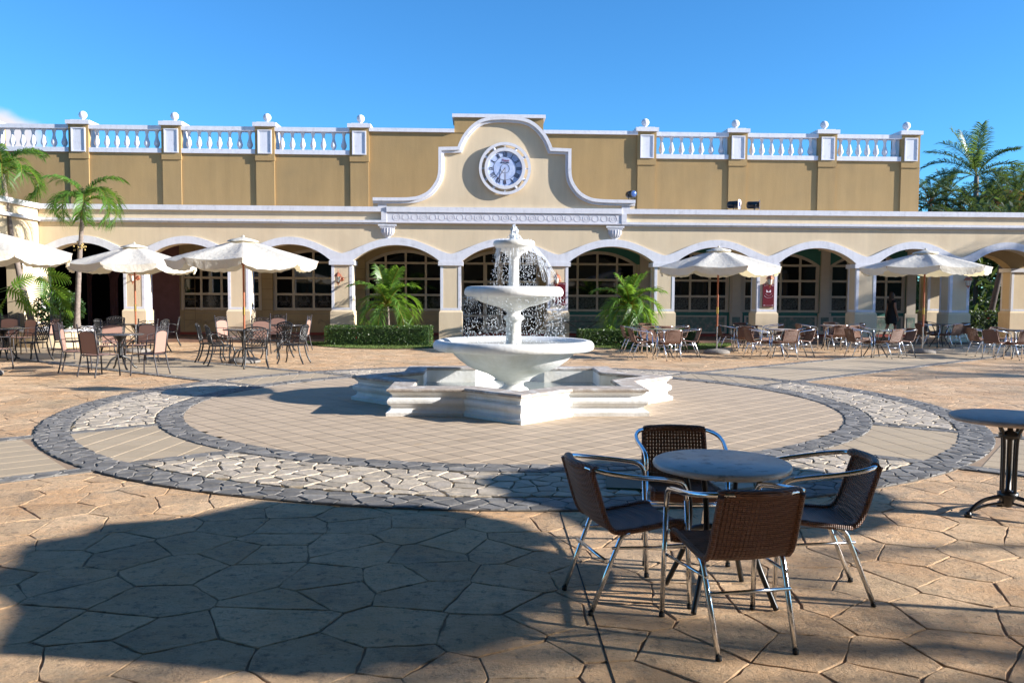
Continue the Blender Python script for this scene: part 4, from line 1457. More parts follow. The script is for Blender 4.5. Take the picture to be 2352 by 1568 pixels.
MB().lathe([(.001, 2.15), (.10, 2.155), (.13, 2.19), (.20, 2.225), (.26, 2.27), (.275, 2.295), (.295, 2.30), (.31, 2.32), (.312, 2.35), (.30, 2.375), (.28, 2.385), (.24, 2.37), (.05, 2.34)], 48).build('bowl', M['fountain_white'], fo)
wt = MB()
wt.add([(x, y, .13) for x, y in off_poly(star, -.22)], [tuple(range(16))])
o = wt.build('basin_water', M['water'], None, (FX, FY, 0)); o['kind'] = 'structure'
o = MB().lathe([(.001, .865), (1.03, .865)], 48).build('bowl_water', M['water'], None, (FX, FY, 0)); o['kind'] = 'structure'
# falling drops, strands and the jet
ico = [(0, 0, 1), (.9, 0, 0), (0, .9, 0), (-.9, 0, 0), (0, -.9, 0), (0, 0, -1)]
icf = [(0, 1, 2), (0, 2, 3), (0, 3, 4), (0, 4, 1), (5, 2, 1), (5, 3, 2), (5, 4, 3), (5, 1, 4)]
dr = MB()
def drop(x, y, z, r):
    k = random.uniform(1.0, 2.4)
    dr.add([(x + a * r, y + b * r, z + c * r * k) for a, b, c in ico], icf, 0, True)
for q in range(1900):
    a = random.uniform(0, 2 * math.pi)
    # most of the water leaves the middle bowl near its left and right sides
    z = .88 + (1.56 - .88) * random.random() ** .9
    r = .66 + .12 * random.random() + .03 * (1.56 - z)
    if random.random() < .3: r = random.uniform(.2, .7)
    drop(r * math.cos(a), r * math.sin(a), z, random.uniform(.003, .0072))
for q in range(800):
    a = random.uniform(0, 2 * math.pi); z = random.uniform(1.70, 2.28)
    r = .20 + .12 * random.random() + .08 * (2.28 - z)
    drop(r * math.cos(a), r * math.sin(a), z, random.uniform(.0028, .006))
for q in range(240):
    a = random.uniform(-.6, .9); t = random.random()
    drop((.3 + .35 * t) * math.cos(a), (.3 + .3 * t) * math.sin(a), 2.28 - .5 * t * t - random.uniform(0, .2), random.uniform(.003, .007))
for q in range(300):
    a = random.uniform(0, 6.28); r = abs(random.gauss(0, .10))
    drop(r * math.cos(a), r * math.sin(a), 2.40 + random.uniform(0, .2) * max(0, 1 - r / .14), random.uniform(.003, .008))
for q in range(14):
    a = random.uniform(-.7, .7); rr = random.uniform(.28, .31); v = random.uniform(.15, .42)
    pts = []
    for t in range(9):
        u = t / 8
        pts.append(((rr + v * u) * math.cos(a + .02 * math.sin(9 * u + q)), (rr + v * u) * math.sin(a), 2.31 - .30 * u - .22 * u * u * random.uniform(.9, 1.1)))
    dr.tube(pts, [random.uniform(.0018, .0045) * (1 - .5 * t / 8) for t in range(9)], 5)
for q in range(46):
    a = random.uniform(0, 2 * math.pi) if q % 2 else random.uniform(2.6, 3.8)
    L = random.uniform(.08, .35)
    rr = .245
    dr.tube([((rr + .0 + .05 * t) * math.cos(a), (rr + .05 * t) * math.sin(a), 2.29 - L * t) for t in (0, .3, .6, 1)], [.004, .003, .002, .001], 4)
for q in range(60):
    a = random.choice((random.uniform(2.3, 4.0), random.uniform(0, 6.28)))
    L = random.uniform(.02, .2) * random.random() + .02
    dr.tube([(.70 * math.cos(a), .70 * math.sin(a), 1.56), (.702 * math.cos(a), .702 * math.sin(a), 1.56 - L * .5), (.70 * math.cos(a), .70 * math.sin(a), 1.56 - L)], [.0035, .0025, .001], 4)
# sheet of water clinging to the bowl rims
def film(R0, z0, z1, n=90):
    vs, fs = [], []
    for k in range(n):
        a = 2 * math.pi * k / n
        for (r, z) in ((R0 * .5, z1 + .012), (R0 * .93, z1 + .006), (R0 * 1.003, (z0 + z1) / 2), (R0 * .985, z0)):
            j = random.uniform(-.006, .006)
            vs.append(((r + j) * math.cos(a), (r + j) * math.sin(a), z + random.uniform(-.004, .008)))
    for k in range(n):
        j = (k + 1) % n
        if .35 < (k / n) < .93 and k % 9 < 5 or random.random() < .25:
            for q in range(3): fs.append((4 * k + q, 4 * k + q + 1, 4 * j + q + 1, 4 * j + q))
    dr.add(vs, fs, 0, True)
# the jet: clustered rising blobs
for q in range(60):
    h = random.uniform(.06, .28); a = random.uniform(0, 6.28); r = random.uniform(0, .085) * (1.25 - h / .26 * .6)
    x, y = r * math.cos(a), r * math.sin(a)
    pts = [(x + random.uniform(-.012, .012), y + random.uniform(-.012, .012), 2.36 + h * t / 5) for t in range(6)]
    dr.tube(pts, [random.uniform(.008, .022) * (1 - .12 * t) for t in range(6)], 6)
o = dr.build('fountain_water', M['water_foam'], None, (FX, FY, .014))
tag(o, 'white jet, strands and drops of water falling from the fountain bowls', 'water', kind='stuff')

# ------------------------------------------------------------------ parasols
def parasol(pos, label, rz=0, R0=1.68, base=True, tilt=0, zap=2.80, zev=2.34):
    t = thing('parasol', label, 'parasol', pos, rz, 'cream market parasols')
    n8, mu, mv = 8, 8, 7
    c = MB(); vs, fs = [], []
    W_ = n8 * mu
    rnd = [[random.uniform(-1, 1) for _ in range(W_)] for _ in range(mv + 6)]
    for j in range(mv + 1):
        v = j / mv
        for i in range(W_):
            s = (i % mu) / mu
            k = i // mu
            a0, a1 = 2 * math.pi * k / n8, 2 * math.pi * (k + 1) / n8
            rr = .06 + (R0 - .06) * v
            x = rr * (math.cos(a0) * (1 - s) + math.cos(a1) * s); y = rr * (math.sin(a0) * (1 - s) + math.sin(a1) * s)
            sag = math.sin(math.pi * s) * (.055 * v + .02 * math.sin(math.pi * v))
            pull = 1 - .035 * math.sin(math.pi * s) * v * v
            z = zap + (zev - zap) * (v ** 1.06) - sag + rnd[j][i] * .004 * (v > 0)
            vs.append((x * pull, y * pull, z))
    for j in range(mv):
        for i in range(W_):
            k = (i + 1) % W_
            fs.append((j * W_ + i, (j + 1) * W_ + i, (j + 1) * W_ + k, j * W_ + k))
    fixn(c.add(vs, fs, 0, True).build('canopy', M['canvas'], t))
    # creases: sharp ribs come from the geometry; valance hangs below the eave
    for k in range(n8):
        vb = MB(); vs, fs = [], []
        a0, a1 = 2 * math.pi * k / n8, 2 * math.pi * (k + 1) / n8
        m = 12
        for i in range(m + 1):
            s = i / m
            pull = 1 - .035 * math.sin(math.pi * s)
            x = R0 * (math.cos(a0) * (1 - s) + math.cos(a1) * s) * pull; y = R0 * (math.sin(a0) * (1 - s) + math.sin(a1) * s) * pull
            z = zev - .055 * math.sin(math.pi * s)
            dp = .12 + .07 * min(1, 5.0 * min(s, 1 - s)) + .012 * math.sin(s * 30 + k)
            for q in range(4):
                u = q / 3
                f = 1.0 + (.012 * u * (1 if i % 2 else -1) + random.uniform(-.006, .006)) * (q > 0) - .02 * u
                vs.append((x * f * (1.001 if q == 0 else 1), y * f, z + .002 - dp * u))
        for i in range(m):
            for q in range(3):
                fs.append((i * 4 + q, i * 4 + q + 1, (i + 1) * 4 + q + 1, (i + 1) * 4 + q))
        vb.add(vs, fs, 0, True).build('valance', M['canvas'], t)
        a = a0
        rb = MB().bar((.05 * math.cos(a), .05 * math.sin(a), zap - .07), ((R0 - .02) * math.cos(a), (R0 - .02) * math.sin(a), zev - .035), .022, .03)
        rb = rb.build('rib', M['pole_wood'], t)
        MB().bar((.05 * math.cos(a), .05 * math.sin(a), zap - .52), (R0 * .52 * math.cos(a), R0 * .52 * math.sin(a), zap + (zev - zap) * .52 - .06), .018, .024).build('strut', M['pole_wood'], rb)
    # vent cap with ruffled edge
    vc = MB(); vs, fs = [], []
    for j, (r, z) in enumerate(((.001, zap + .075), (.16, zap + .035), (.32, zap - .012), (.34, zap - .04))):
        for i in range(32):
            a = 2 * math.pi * i / 32
            q = 1 + (.03 * math.cos(8 * a) if j > 0 else 0)
            vs.append((r * q * math.cos(a), r * q * math.sin(a), z + (random.uniform(-.008, .008) if j > 1 else 0)))
    for j in range(3):
        for i in range(32):
            fs.append((j * 32 + i, (j + 1) * 32 + i, (j + 1) * 32 + (i + 1) % 32, j * 32 + (i + 1) % 32))
    vc.add(vs, fs, 0, True).build('vent_cap', M['canvas'], t)
    MB().lathe([(.001, zap + .115), (.03, zap + .10), (.035, zap + .07), (.001, zap + .06)], 10).build('finial', M['canvas'], t)
    MB().lathe([(.024, .75), (.024, zap + .05)], 14).lathe([(.05, zap - .56), (.05, zap - .48)], 12).lathe([(.055, zap - .12), (.055, zap - .04)], 12).build('pole', M['pole_wood'], t)
    MB().lathe([(.019, .08), (.019, .76)], 12).build('lower_pole', M['steel'], t)
    MB().lathe([(.030, 1.1), (.030, 1.28)], 12).build('joint', M['brass'], t)
    if base:
        MB().lathe([(.001, 0), (.33, 0), (.36, .02), (.35, .07), (.28, .11), (.1, .13), (.03, .14), (.001, .14)], 28, wob=.02).build('base', M['concrete'], t)
    return t


parasol(G(1646, 812), 'cream parasol right of the fountain, on a concrete foot before the green wall', R(9), R0=1.72, zap=2.84, zev=2.36)
parasol(G(2118, 811), 'cream parasol at the far right of the square, its underside and brown ribs showing', R(28), R0=1.72, zap=2.84, zev=2.42)
pL = G(562, 833)
parasol(pL, 'cream parasol with wrinkled near edge, rightmost of the three on the left', R(15))
pM_ = G(313, 809)
parasol(pM_, 'cream parasol between the slim palm and the large left parasol, middle of the left three', R(40), zap=2.82)
parasol(G(-40, 862), 'cream parasol cut by the left edge of the photo, in front of the leaning palm', R(5), base=True)
# parasols outside the frame at the right whose shadows lie on the near paving
PSH = [(5.34, 3.45), (8.15, 5.2)]
for k, (x, y) in enumerate(PSH):
    parasol(Vector((x, y, 0)), ['cream parasol outside the frame that shades the near paving', 'cream parasol outside the frame that shades the paving behind the near table'][k], R(12), R0=[1.50, 1.36][k], zap=2.72, zev=2.3)

# ------------------------------------------------------------------ woven aluminium chairs
def catmull(P, m=5):
    P = [Vector(p) for p in P]
    o = []
    for i in range(len(P) - 1):
        p0, p1, p2, p3 = P[max(i - 1, 0)], P[i], P[i + 1], P[min(i + 2, len(P) - 1)]
        for q in range(m):
            t = q / m
            o.append(.5 * (2 * p1 + (p2 - p0) * t + (2 * p0 - 5 * p1 + 4 * p2 - p3) * t * t + (3 * p1 - p0 - 3 * p2 + p3) * t ** 3))
    return o + [P[-1]]


def make_alu():
    t = thing('woven_chair', 'x', 'chair')
    r = .0128
    for s in (-1, 1):
        MB().tube([(s * .245, .25, .012), (s * .240, .225, .56)], r, 12).tube([(s * .245, .2506, 0), (s * .245, .25, .02)], r * 1.12, 10, m=1).build('leg', [M['aluminium'], M['rubber']], t)
        MB().tube([(s * .185, -.27, .012), (s * .192, -.185, .22), (s * .198, -.122, .372), (s * .200, -.105, .395), (s * .203, -.07, .408)], r, 12).tube([(s * .185, -.2705, 0), (s * .185, -.27, .02)], r * 1.12, 10, m=1).build('leg', [M['aluminium'], M['rubber']], t)
        MB().tube([(s * .228, .235, .315), (s * .198, -.165, .335)], .008, 8).build('stretcher', M['aluminium'], t)
    MB().tube([(-.195, -.195, .27), (.195, -.195, .27)], .009, 8).build('stretcher', M['aluminium'], t)
    MB().tube([(-.24, .232, .36), (.24, .232, .36)], .009, 8).build('stretcher', M['aluminium'], t)
    half = [(.240, .225, .56), (.2395, .218, .615), (.243, .185, .655), (.252, .10, .675), (.265, -.04, .695), (.258, -.15, .712), (.225, -.228, .725), (.17, -.272, .732)]
    pts = catmull(half, 4) + [Vector((.10, -.292, .736)), Vector((0, -.297, .737))]
    loop = pts + [Vector((-p.x, p.y, p.z)) for p in pts[::-1]][1:]
    MB().tube(loop, r, 12).build('arm_frame', M['aluminium'], t)
    tp = [Vector((-.195, -.255, .730))] + [Vector((x, -.297 + .28 * (x * x) / .2, .736)) for x in (-.16, -.11, -.06, 0, .06, .11, .16)] + [Vector((.195, -.255, .730))]
    tb = []
    for i in range(len(tp) - 1):
        for q in range(4): tb.append(tp[i].lerp(tp[i + 1], q / 4))
    tb.append(tp[-1])
    MB().tube(tb, [.0225 + (.0012 if i % 2 else 0) for i in range(len(tb))], 12, flat=.9).build('wrapped_top', M['rattan'], t)
    # profile of the woven shell: seat, curve, back
    prof = catmull([(0, .222, .385), (0, .235, .425), (0, .20, .442), (0, .05, .425), (0, -.10, .412), (0, -.165, .425), (0, -.205, .49), (0, -.245, .62), (0, -.280, .73)], 3)
    nb = len(prof)
    brk = 14
    def shell(a, b, nm):
        mb = MB()
        nstr = 19
        hw = .20
        for k in range(nstr):
            x = -hw + .012 + (2 * hw - .024) * k / (nstr - 1)
            sec = prof[a:b + 1]
            vs, fs = [], []
            for i, p in enumerate(sec):
                d = (sec[min(i + 1, len(sec) - 1)] - sec[max(i - 1, 0)]).normalized()
                nrm = Vector((0, -d.z, d.y))
                bow = .018 * (1 - (x / hw) ** 2)
                back = p.z > .5
                off = Vector((0, -bow * min(1, max(0, (p.z - .43) / .2)), -bow * .7 * (0 if back else 1)))
                xx = x * (1 - .04 * max(0, (p.z - .45) / .3))
                hwid = .0088
                for sx, sn in ((-1, -1), (1, -1), (1, 1), (-1, 1)):
                    q = p + off + nrm * (.0045 * sn); vs.append((xx + sx * hwid, q.y, q.z))
            for i in range(len(sec) - 1):
                for j in range(4):
                    fs.append((i * 4 + j, i * 4 + (j + 1) % 4, (i + 1) * 4 + (j + 1) % 4, (i + 1) * 4 + j))
            mb.add(vs, fs, 0, False)
        # cross weave every 2 cm
        for i in range(a, b):
            for q in (0, .5):
                p = prof[i].lerp(prof[i + 1], q)
                f = min(1, max(0, (p.z - .43) / .2)); bk = 1 if p.z > .5 else 0
                pts = []
                for k in range(7):
                    x = -hw + 2 * hw * k / 6
                    bow = .018 * (1 - (x / hw) ** 2)
                    pts.append((x * (1 - .04 * max(0, (p.z - .45) / .3)), p.y - bow * f, p.z - bow * .7 * (1 - bk)))
                mb.tube(pts, .0052, 4)
        for s in (-1, 1):
            mb.tube([(s * hw * (1 - .04 * max(0, (p.z - .45) / .3)), p.y, p.z) for p in prof[a:b + 1]], .0155, 7)
        return mb.build(nm, M['rattan'], t)
    shell(0, brk, 'seat')
    shell(brk, nb - 1, 'backrest')
    return t


# ------------------------------------------------------------------ sling chairs and cast chairs
def make_sling():
    t = thing('sling_chair', 'x', 'chair')
    for s in (-1, 1):
        MB().tube(catmull([(s * .255, .245, 0), (s * .245, .235, .2), (s * .235, .215, .41)]), .0145, 8).build('leg', M['iron_grey'], t)
        MB().tube(catmull([(s * .245, -.29, 0), (s * .235, -.245, .2), (s * .23, -.205, .42)]), .0145, 8).build('leg', M['iron_grey'], t)
        p = MB().tube([(s * .23, -.205, .42), (s * .232, -.235, .65), (s * .235, -.275, .96)], .0135, 8)
        p.lathe([(.001, -.02), (.018, -.008), (.018, .008), (.001, .02)], 8, (s * .235, -.277, .975)).build('back_post', M['iron_grey'], t)
        MB().tube(catmull([(s * .235, -.245, .66), (s * .265, -.05, .668), (s * .268, .15, .655), (s * .262, .205, .63)]), .011, 7, flat=.7).tube([(s * .262, .19, .645), (s * .245, .20, .42)], .009, 6).tube([(s * .25, .02, .66), (s * .238, .05, .42)], .006, 5).build('armrest', M['iron_grey'], t)
    f = MB()
    def by(z): return -.205 - (z - .42) * .13
    f.tube([(x * .23, by(.93 + .035 * (1 - x * x)), .905 + .045 * (1 - x * x)) for x in [k / 6 - 1 for k in range(13)]], .009, 6)
    f.tube([(x * .225, by(.86), .835 + .045 * (1 - x * x)) for x in [k / 6 - 1 for k in range(13)]], .008, 6)
    for a in (-1, 1):
        f.tube([(a * .21, by(.86), .845), (a * .04, by(.9), .935)], .006, 5).tube([(a * .03, by(.88), .875), (a * .19, by(.92), .915)], .006, 5)
    f.lathe([(.001, -.02), (.02, 0), (.001, .02)], 8, (0, by(.9), .912))
    f.build('back_arch', M['iron_grey'], t)
    f = MB()
    f.tube([(-.23, .215, .40), (.23, .215, .40)], .011, 6).tube([(-.23, -.2, .40), (.23, -.2, .40)], .011, 6)
    for s in (-1, 1): f.tube([(s * .232, .22, .405), (s * .23, -.2, .41)], .011, 6)
    f.build('seat_frame', M['iron_grey'], t)
    def sheet(pts, nm):
        mb = MB(); n = len(pts); vs = []
        for w_, y, z in pts:
            vs += [(-w_, y, z), (w_, y, z), (w_, y - .008, z - .008), (-w_, y - .008, z - .008)]
        fs = []
        for i in range(n - 1):
            for q in range(4): fs.append((i * 4 + q, (i + 1) * 4 + q, (i + 1) * 4 + (q + 1) % 4, i * 4 + (q + 1) % 4))
        return fixn(mb.add(vs, fs).build(nm, M['sling'], t))
    sheet([(.222, .222, .415), (.222, .1, .425), (.222, -.05, .42), (.222, -.19, .415)], 'seat')
    b = MB(); vs, fs = [], []
    zz = [.44 + .40 * k / 10 for k in range(11)]
    poly = [(-.205, .44), (.205, .44), (.205, .80)] + [(.205 * math.cos(a), .80 + .055 * math.sin(a)) for a in [math.pi * k / 12 for k in range(1, 12)]] + [(-.205, .80)]
    n = len(poly)
    for d in (0, .014):
        for x, z in poly: vs.append((x, by(z) + d, z))
    fs = [tuple(range(n)), tuple(range(2 * n - 1, n - 1, -1))] + [((i + 1) % n, i, n + i, n + (i + 1) % n) for i in range(n)]
    fixn(b.add(vs, fs).build('backrest', M['sling'], t))
    rimp = [(x, by(z) + .007, z) for x, z in poly]
    MB().tube(rimp, .009, 6, closed=True).build('back_frame', M['iron_grey'], t)
    return t


def make_cast():
    t = thing('cast_iron_chair', 'x', 'chair')
    for s in (-1, 1):
        MB().tube(catmull([(s * .27, .27, 0), (s * .235, .225, .14), (s * .25, .24, .30), (s * .235, .21, .41)]), [.017] * 5 + [.016] * 5 + [.019] * 6, 7).build('leg', M['iron_black'], t)
        MB().tube(catmull([(s * .25, -.33, 0), (s * .215, -.25, .18), (s * .205, -.20, .42)]), .018, 7).build('leg', M['iron_black'], t)
        MB().tube(catmull([(s * .225, -.225, .63), (s * .275, -.08, .665), (s * .28, .10, .65), (s * .265, .19, .60), (s * .25, .2, .42)]), .012, 7, flat=.7).tube(catmull([(s * .255, .12, .43), (s * .25, .05, .52), (s * .27, .0, .60), (s * .27, -.03, .65)]), .007, 5).build('armrest', M['iron_black'], t)
    def by(z, x=0): return -.205 - (z - .42) * .2 - .03 * (1 - (x / .24) ** 2)
    f = MB()
    top = [(x * .24, by(.86, x * .24), .82 + .055 * (1 - x * x)) for x in [k / 7 - 1 for k in range(15)]]
    bot = [(x * .215, by(.48, x * .215), .50 - .02 * (1 - x * x)) for x in [k / 7 - 1 for k in range(15)]]
    f.tube(top, .017, 7).tube(bot, .014, 6)
    for s in (-1, 1): f.tube([(s * .205, by(.42, .205), .42), (s * .215, by(.5, .215), .5), (s * .24, by(.82, .24), .83)], .013, 7)
    f.build('back_frame', M['iron_black'], t)
    l = MB()
    def pt(u, v):
        hw = .215 + .025 * v
        x = hw * u
        z = (.49 - .02 * (1 - u * u)) * (1 - v) + (.815 + .05 * (1 - u * u)) * v
        return (x, by(z, x), z)
    n = 6
    for k in range(-n, n + 1):
        for s in (-1, 1):
            pts = []
            for q in range(7):
                v = q / 6
                u = (k / n * 1.7 + s * (v - .5) * 1.2)
                if abs(u) <= 1.02: pts.append(pt(u, v))
            if len(pts) > 1: l.tube(pts, .0105, 4, flat=.6)
    l.tube([(.09 * math.cos(a), by(.66) - .004, .66 + .06 * math.sin(a)) for a in [math.pi * k / 8 for k in range(16)]], .007, 5, closed=True)
    l.build('backrest_lattice', M['iron_black'], t)
    s_ = MB()
    s_.tube([(.24 * math.cos(a) * (abs(math.cos(a)) ** -.3 if abs(math.cos(a)) > .3 else 1.2), .235 * math.sin(a), .42) for a in [2 * math.pi * (k + .5) / 24 for k in range(24)]], .014, 6, closed=True)
    for k in range(-5, 6):
        x = k * .043
        h = .225 * math.sqrt(max(.05, 1 - (x / .26) ** 2))
        s_.tube([(x, -h, .42), (x, h, .42)], .011, 4, flat=.5)
        s_.tube([(-.235, x, .423), (.235, x, .423)], .011, 4, flat=.5)
    s_.build('seat_lattice', M['iron_black'], t)
    return t


# ------------------------------------------------------------------ tables
def round_top(r, z, th, mat, t, wob=0):
    o = MB().lathe([(.001, z - th), (r - .01, z - th), (r, z - th + .006), (r + .002, z - th * .5), (r - .002, z - .004), (r - .008, z), (.001, z)], 48, wob=wob).build('tabletop', mat, t)
    return o


def make_bow_table(top='table_stone', r=.35, mat='iron_black'):
    """round top on four bowed tube legs with a ring"""
    t = thing('round_table', 'x', 'table')
    round_top(r, .73, .03 if top != 'table_glass' else .012, M[top], t)
    for k in range(4):
        a = math.pi / 4 + k * math.pi / 2
        c, s = math.cos(a), math.sin(a)
        MB().tube(catmull([(.31 * c, .31 * s, 0), (.24 * c, .24 * s, .12), (.14 * c, .14 * s, .30), (.15 * c, .15 * s, .45), (.20 * c, .20 * s, .60), (.25 * c, .25 * s, .70)]), .014, 8).build('leg', M[mat], t)
    MB().tube([(.13 * math.cos(a), .13 * math.sin(a), .31) for a in [2 * math.pi * k / 20 for k in range(20)]], .011, 6, closed=True).build('ring', M[mat], t)
    return t


def make_cast_table():
    t = thing('cast_iron_table', 'x', 'table')
    r = .47
    round_top(r, .73, .022, M['table_dark'], t)
    p = MB().lathe([(.001, .22), (.05, .24), (.03, .30), (.045, .40), (.028, .50), (.05, .60), (.11, .67), (.16, .70)], 14).build('pedestal', M['iron_black'], t)
    for k in range(4):
        a = math.pi / 4 + k * math.pi / 2
        c, s = math.cos(a), math.sin(a)
        MB().tube(catmull([(.34 * c, .34 * s, .012), (.27 * c, .27 * s, .06), (.17 * c, .17 * s, .21), (.03 * c, .03 * s, .28)]), [.02] * 5 + [.018] * 5 + [.02] * 6, 7).build('leg', M['iron_black'], t)
        MB().tube(catmull([(.03 * c, .03 * s, .45), (.16 * c, .16 * s, .55), (.33 * c, .33 * s, .70)]), .010, 6).build('brace', M['iron_black'], t)
    return t


CH = {}


def chair(kind, px, py, ang, label, group=None, dist=0):
    p = G(px, py) if py is not None else Vector((px[0], px[1], 0))
    rz = R(ang - 90)
    groups = {'alu': 'woven aluminium chairs', 'sling': 'dark metal chairs with pink sling backs', 'cast': 'black cast iron lattice chairs'}
    if kind not in CH:
        o = {'alu': make_alu, 'sling': make_sling, 'cast': make_cast}[kind]()
        CH[kind] = o
        o.location = (p.x, p.y, 0); o.rotation_euler = (0, 0, rz); o['label'] = label; o['group'] = groups[kind]
    else:
        o = dup(CH[kind], (p.x, p.y, 0), rz, label, groups[kind])
    o.location.z = .012
    return o


TB = {}


def table(kind, px, py, label, rz=0):
    p = G(px, py) if py is not None else Vector((px[0], px[1], 0))
    if kind not in TB:
        o = {'stone': lambda: make_bow_table('table_stone'), 'glass': lambda: make_bow_table('table_glass', .40), 'dark': lambda: make_bow_table('table_dark', .40), 'cast': make_cast_table}[kind]()
        TB[kind] = o; o.location = (p.x, p.y, .012); o.rotation_euler = (0, 0, rz); o['label'] = label
    else:
        o = dup(TB[kind], (p.x, p.y, .012), rz, label)
    return o


# near group -----------------------------------------------------------------
nt_ = thing('round_table', 'round table with chipped marble top and black bowed legs in the near group', 'table', (1.27, 4.26, 0), R(4))
mt_ = MB()
prof = [(.001, .695), (.335, .695), (.352, .70), (.358, .712), (.355, .724), (.345, .730), (.001, .730)]
mt_.lathe(prof, 72, wob=.004)
mt_.build('tabletop', M['table_marble'], nt_)
for k in range(4):
    a = math.pi / 4 + k * math.pi / 2 + .02
    c, s = math.cos(a), math.sin(a)
    MB().tube(catmull([(.31 * c, .31 * s, .006), (.265 * c, .265 * s, .10), (.20 * c, .20 * s, .25), (.175 * c, .175 * s, .40), (.185 * c, .185 * s, .55), (.22 * c, .22 * s, .694)]), .0145, 10).build('leg', M['iron_black'], nt_)
MB().tube([(.185 * math.cos(a), .185 * math.sin(a), .33) for a in [2 * math.pi * k / 28 for k in range(28)]], .012, 8, closed=True, flat=1.5).build('ring', M['iron_black'], nt_)
nc = [((.77, 4.28), 15, 'brown woven aluminium chair on the left side of the near marble table'),
      ((1.19, 3.80), 99, 'brown woven aluminium chair with its back to the camera, nearest of all'),
      ((1.79, 4.33), 173, 'brown woven aluminium chair on the right side of the near marble table'),
      ((1.24, 5.02), -94, 'brown woven aluminium chair behind the near marble table, facing the camera')]
for p, a, lb in nc:
    o = chair('alu', p, None, a, lb); o.location.z = .002

# bistro table at the right edge
bt = thing('bistro_table', 'round stone-topped bistro table with cast iron tripod, cut by the right edge', 'table', (3.86, 5.83, 0), 0)
MB().lathe([(.001, .70), (.385, .70), (.40, .708), (.405, .722), (.398, .732), (.39, .736), (.001, .736)], 64, wob=.002).build('tabletop', M['table_stone'], bt)
for k in range(3):
    a = R(185 + 120 * k)
    c, s = math.cos(a), math.sin(a)
    MB().tube(catmull([(.31 * c, .31 * s, .01), (.27 * c, .27 * s, .07), (.18 * c, .18 * s, .125), (.04 * c, .04 * s, .15)]), .015, 8).tube(catmull([(.27 * c, .27 * s, .05), (.16 * c, .16 * s, .085), (.03 * c, .03 * s, .10)]), .010, 6).lathe([(.001, 0), (.026, 0), (.022, .035), (.001, .045)], 10, (.31 * c, .31 * s, 0)).build('leg', M['iron_black'], bt)
for k in range(4):
    a = R(20 + 90 * k)
    c, s = math.cos(a), math.sin(a)
    MB().tube(catmull([(.055 * c, .055 * s, .15), (.055 * c, .055 * s, .40), (.062 * c, .062 * s, .58), (.095 * c, .095 * s, .66), (.14 * c, .14 * s, .70)]), .0115, 8).build('upright', M['iron_black'], bt)
MB().lathe([(.001, .06), (.03, .07), (.045, .12), (.07, .15), (.07, .175), (.03, .19), (.018, .2), (.018, .56), (.03, .57), (.075, .585), (.075, .61), (.02, .63), (.015, .7)], 16).build('column', M['iron_black'], bt)

# right-hand tables and chairs, listed by table
A = 'woven aluminium chair '
table('dark', 1484.5, 809, 'small dark round table behind the glass-topped one, beside the right young palm')
chair('alu', 1450, 811, 2, A + 'left of the dark table beside the right young palm')
chair('alu', 1486, 803, -88, A + 'behind the dark table beside the right young palm, facing the camera')
chair('alu', 1521, 811.5, 97, A + 'between the two tables left of the right parasol')
chair('alu', 1556, 809, 180, A + 'right of the dark table near the young palm')
table('glass', 1522.5, 822.5, 'greenish glass-topped round table left of the right parasol foot')
chair('alu', 1471, 824, 6, A + 'on the left of the greenish glass table, facing right')
chair('alu', 1538, 828, 100, A + 'backing the camera at the greenish glass table, weave lit through')
chair('alu', 1581, 821.5, 176, A + 'on the right of the greenish glass table, facing left')
chair('alu', 1497, 815, -76, A + 'behind the greenish glass table with striped light through its back')
table('dark', 1716.6, 806, 'dark round table just right of the right parasol pole, under a brown chair back')
chair('alu', 1668, 805.7, 2, A + 'behind the right parasol pole, facing right')
chair('alu', 1704, 798.5, -90, A + 'behind the dark table right of the parasol pole, only its top showing')
chair('alu', 1709, 811.6, 82, A + 'backing the camera at the dark table right of the parasol pole')
chair('alu', 1774, 801, 178, A + 'far side, raised arms seen before the pier with the emblem sign')
table('stone', 1786.5, 821, 'beige round table with yellowish foot, in front of the emblem sign pier')
chair('alu', 1737, 822, 10, A + 'turned three-quarters, left of the beige table before the emblem pier')
chair('alu', 1745, 811.5, -58, A + 'with dark back, behind and left of the beige table')
chair('alu', 1803, 824.7, 103, A + 'backing the camera at the beige table, slats lit through')
chair('alu', 1840, 820, 190, A + 'with dark brown back on the right of the beige table')
table('stone', 1909.8, 803, 'pale round table with thick black bowed legs before the green windows')
chair('alu', 1852, 801, 3, A + 'with tall white arms left of the pale table before the green windows')
chair('alu', 1921.4, 806, 92, A + 'with solid brown back toward the camera at the pale table')
chair('alu', 1911, 795.5, -90, A + 'behind the pale table, only its rounded top visible')
chair('alu', 1960, 798, 176, A + 'right of the pale table, arms before the shaded pier')
table('glass', 2010, 820.5, 'dark-edged glass table in the group left of the far right parasol')
chair('alu', 1970, 820.8, 6, A + 'on the left of the glass table near the far right parasol')
chair('alu', 1977, 811, -68, A + 'with brightly striped back behind the glass table')
chair('alu', 2040.8, 823, 112, A + 'turned half away, light streaming through its back')
chair('alu', 2071, 820.5, 186, A + 'right of the glass table beside the far parasol foot')
table('dark', 2158.5, 798.5, 'dark round table under the far right parasol, beside the shaded pier')
chair('alu', 2127.5, 798, 8, A + 'crossed by the pole of the far right parasol')
chair('alu', 2132, 790, -75, A + 'behind the table under the far right parasol')
chair('alu', 2183, 800, 108, A + 'with plain brown back against the shaded pier')
chair('alu', 2200, 796, 184, A + 'rightmost under the far right parasol, facing left')
table('dark', 2331.6, 822, 'dark round table at the right edge of the photo beyond the bistro table')
chair('alu', 2250.8, 818, 4, A + 'leftmost of the group at the right edge')
chair('alu', 2287, 824.5, 22, A + 'with tan back turned left, in the right edge group')
chair('alu', 2301, 815, -62, A + 'with round arms behind the table at the right edge')
chair('alu', 2341, 827, 92, A + 'cut by the right edge of the photo, back to the camera')

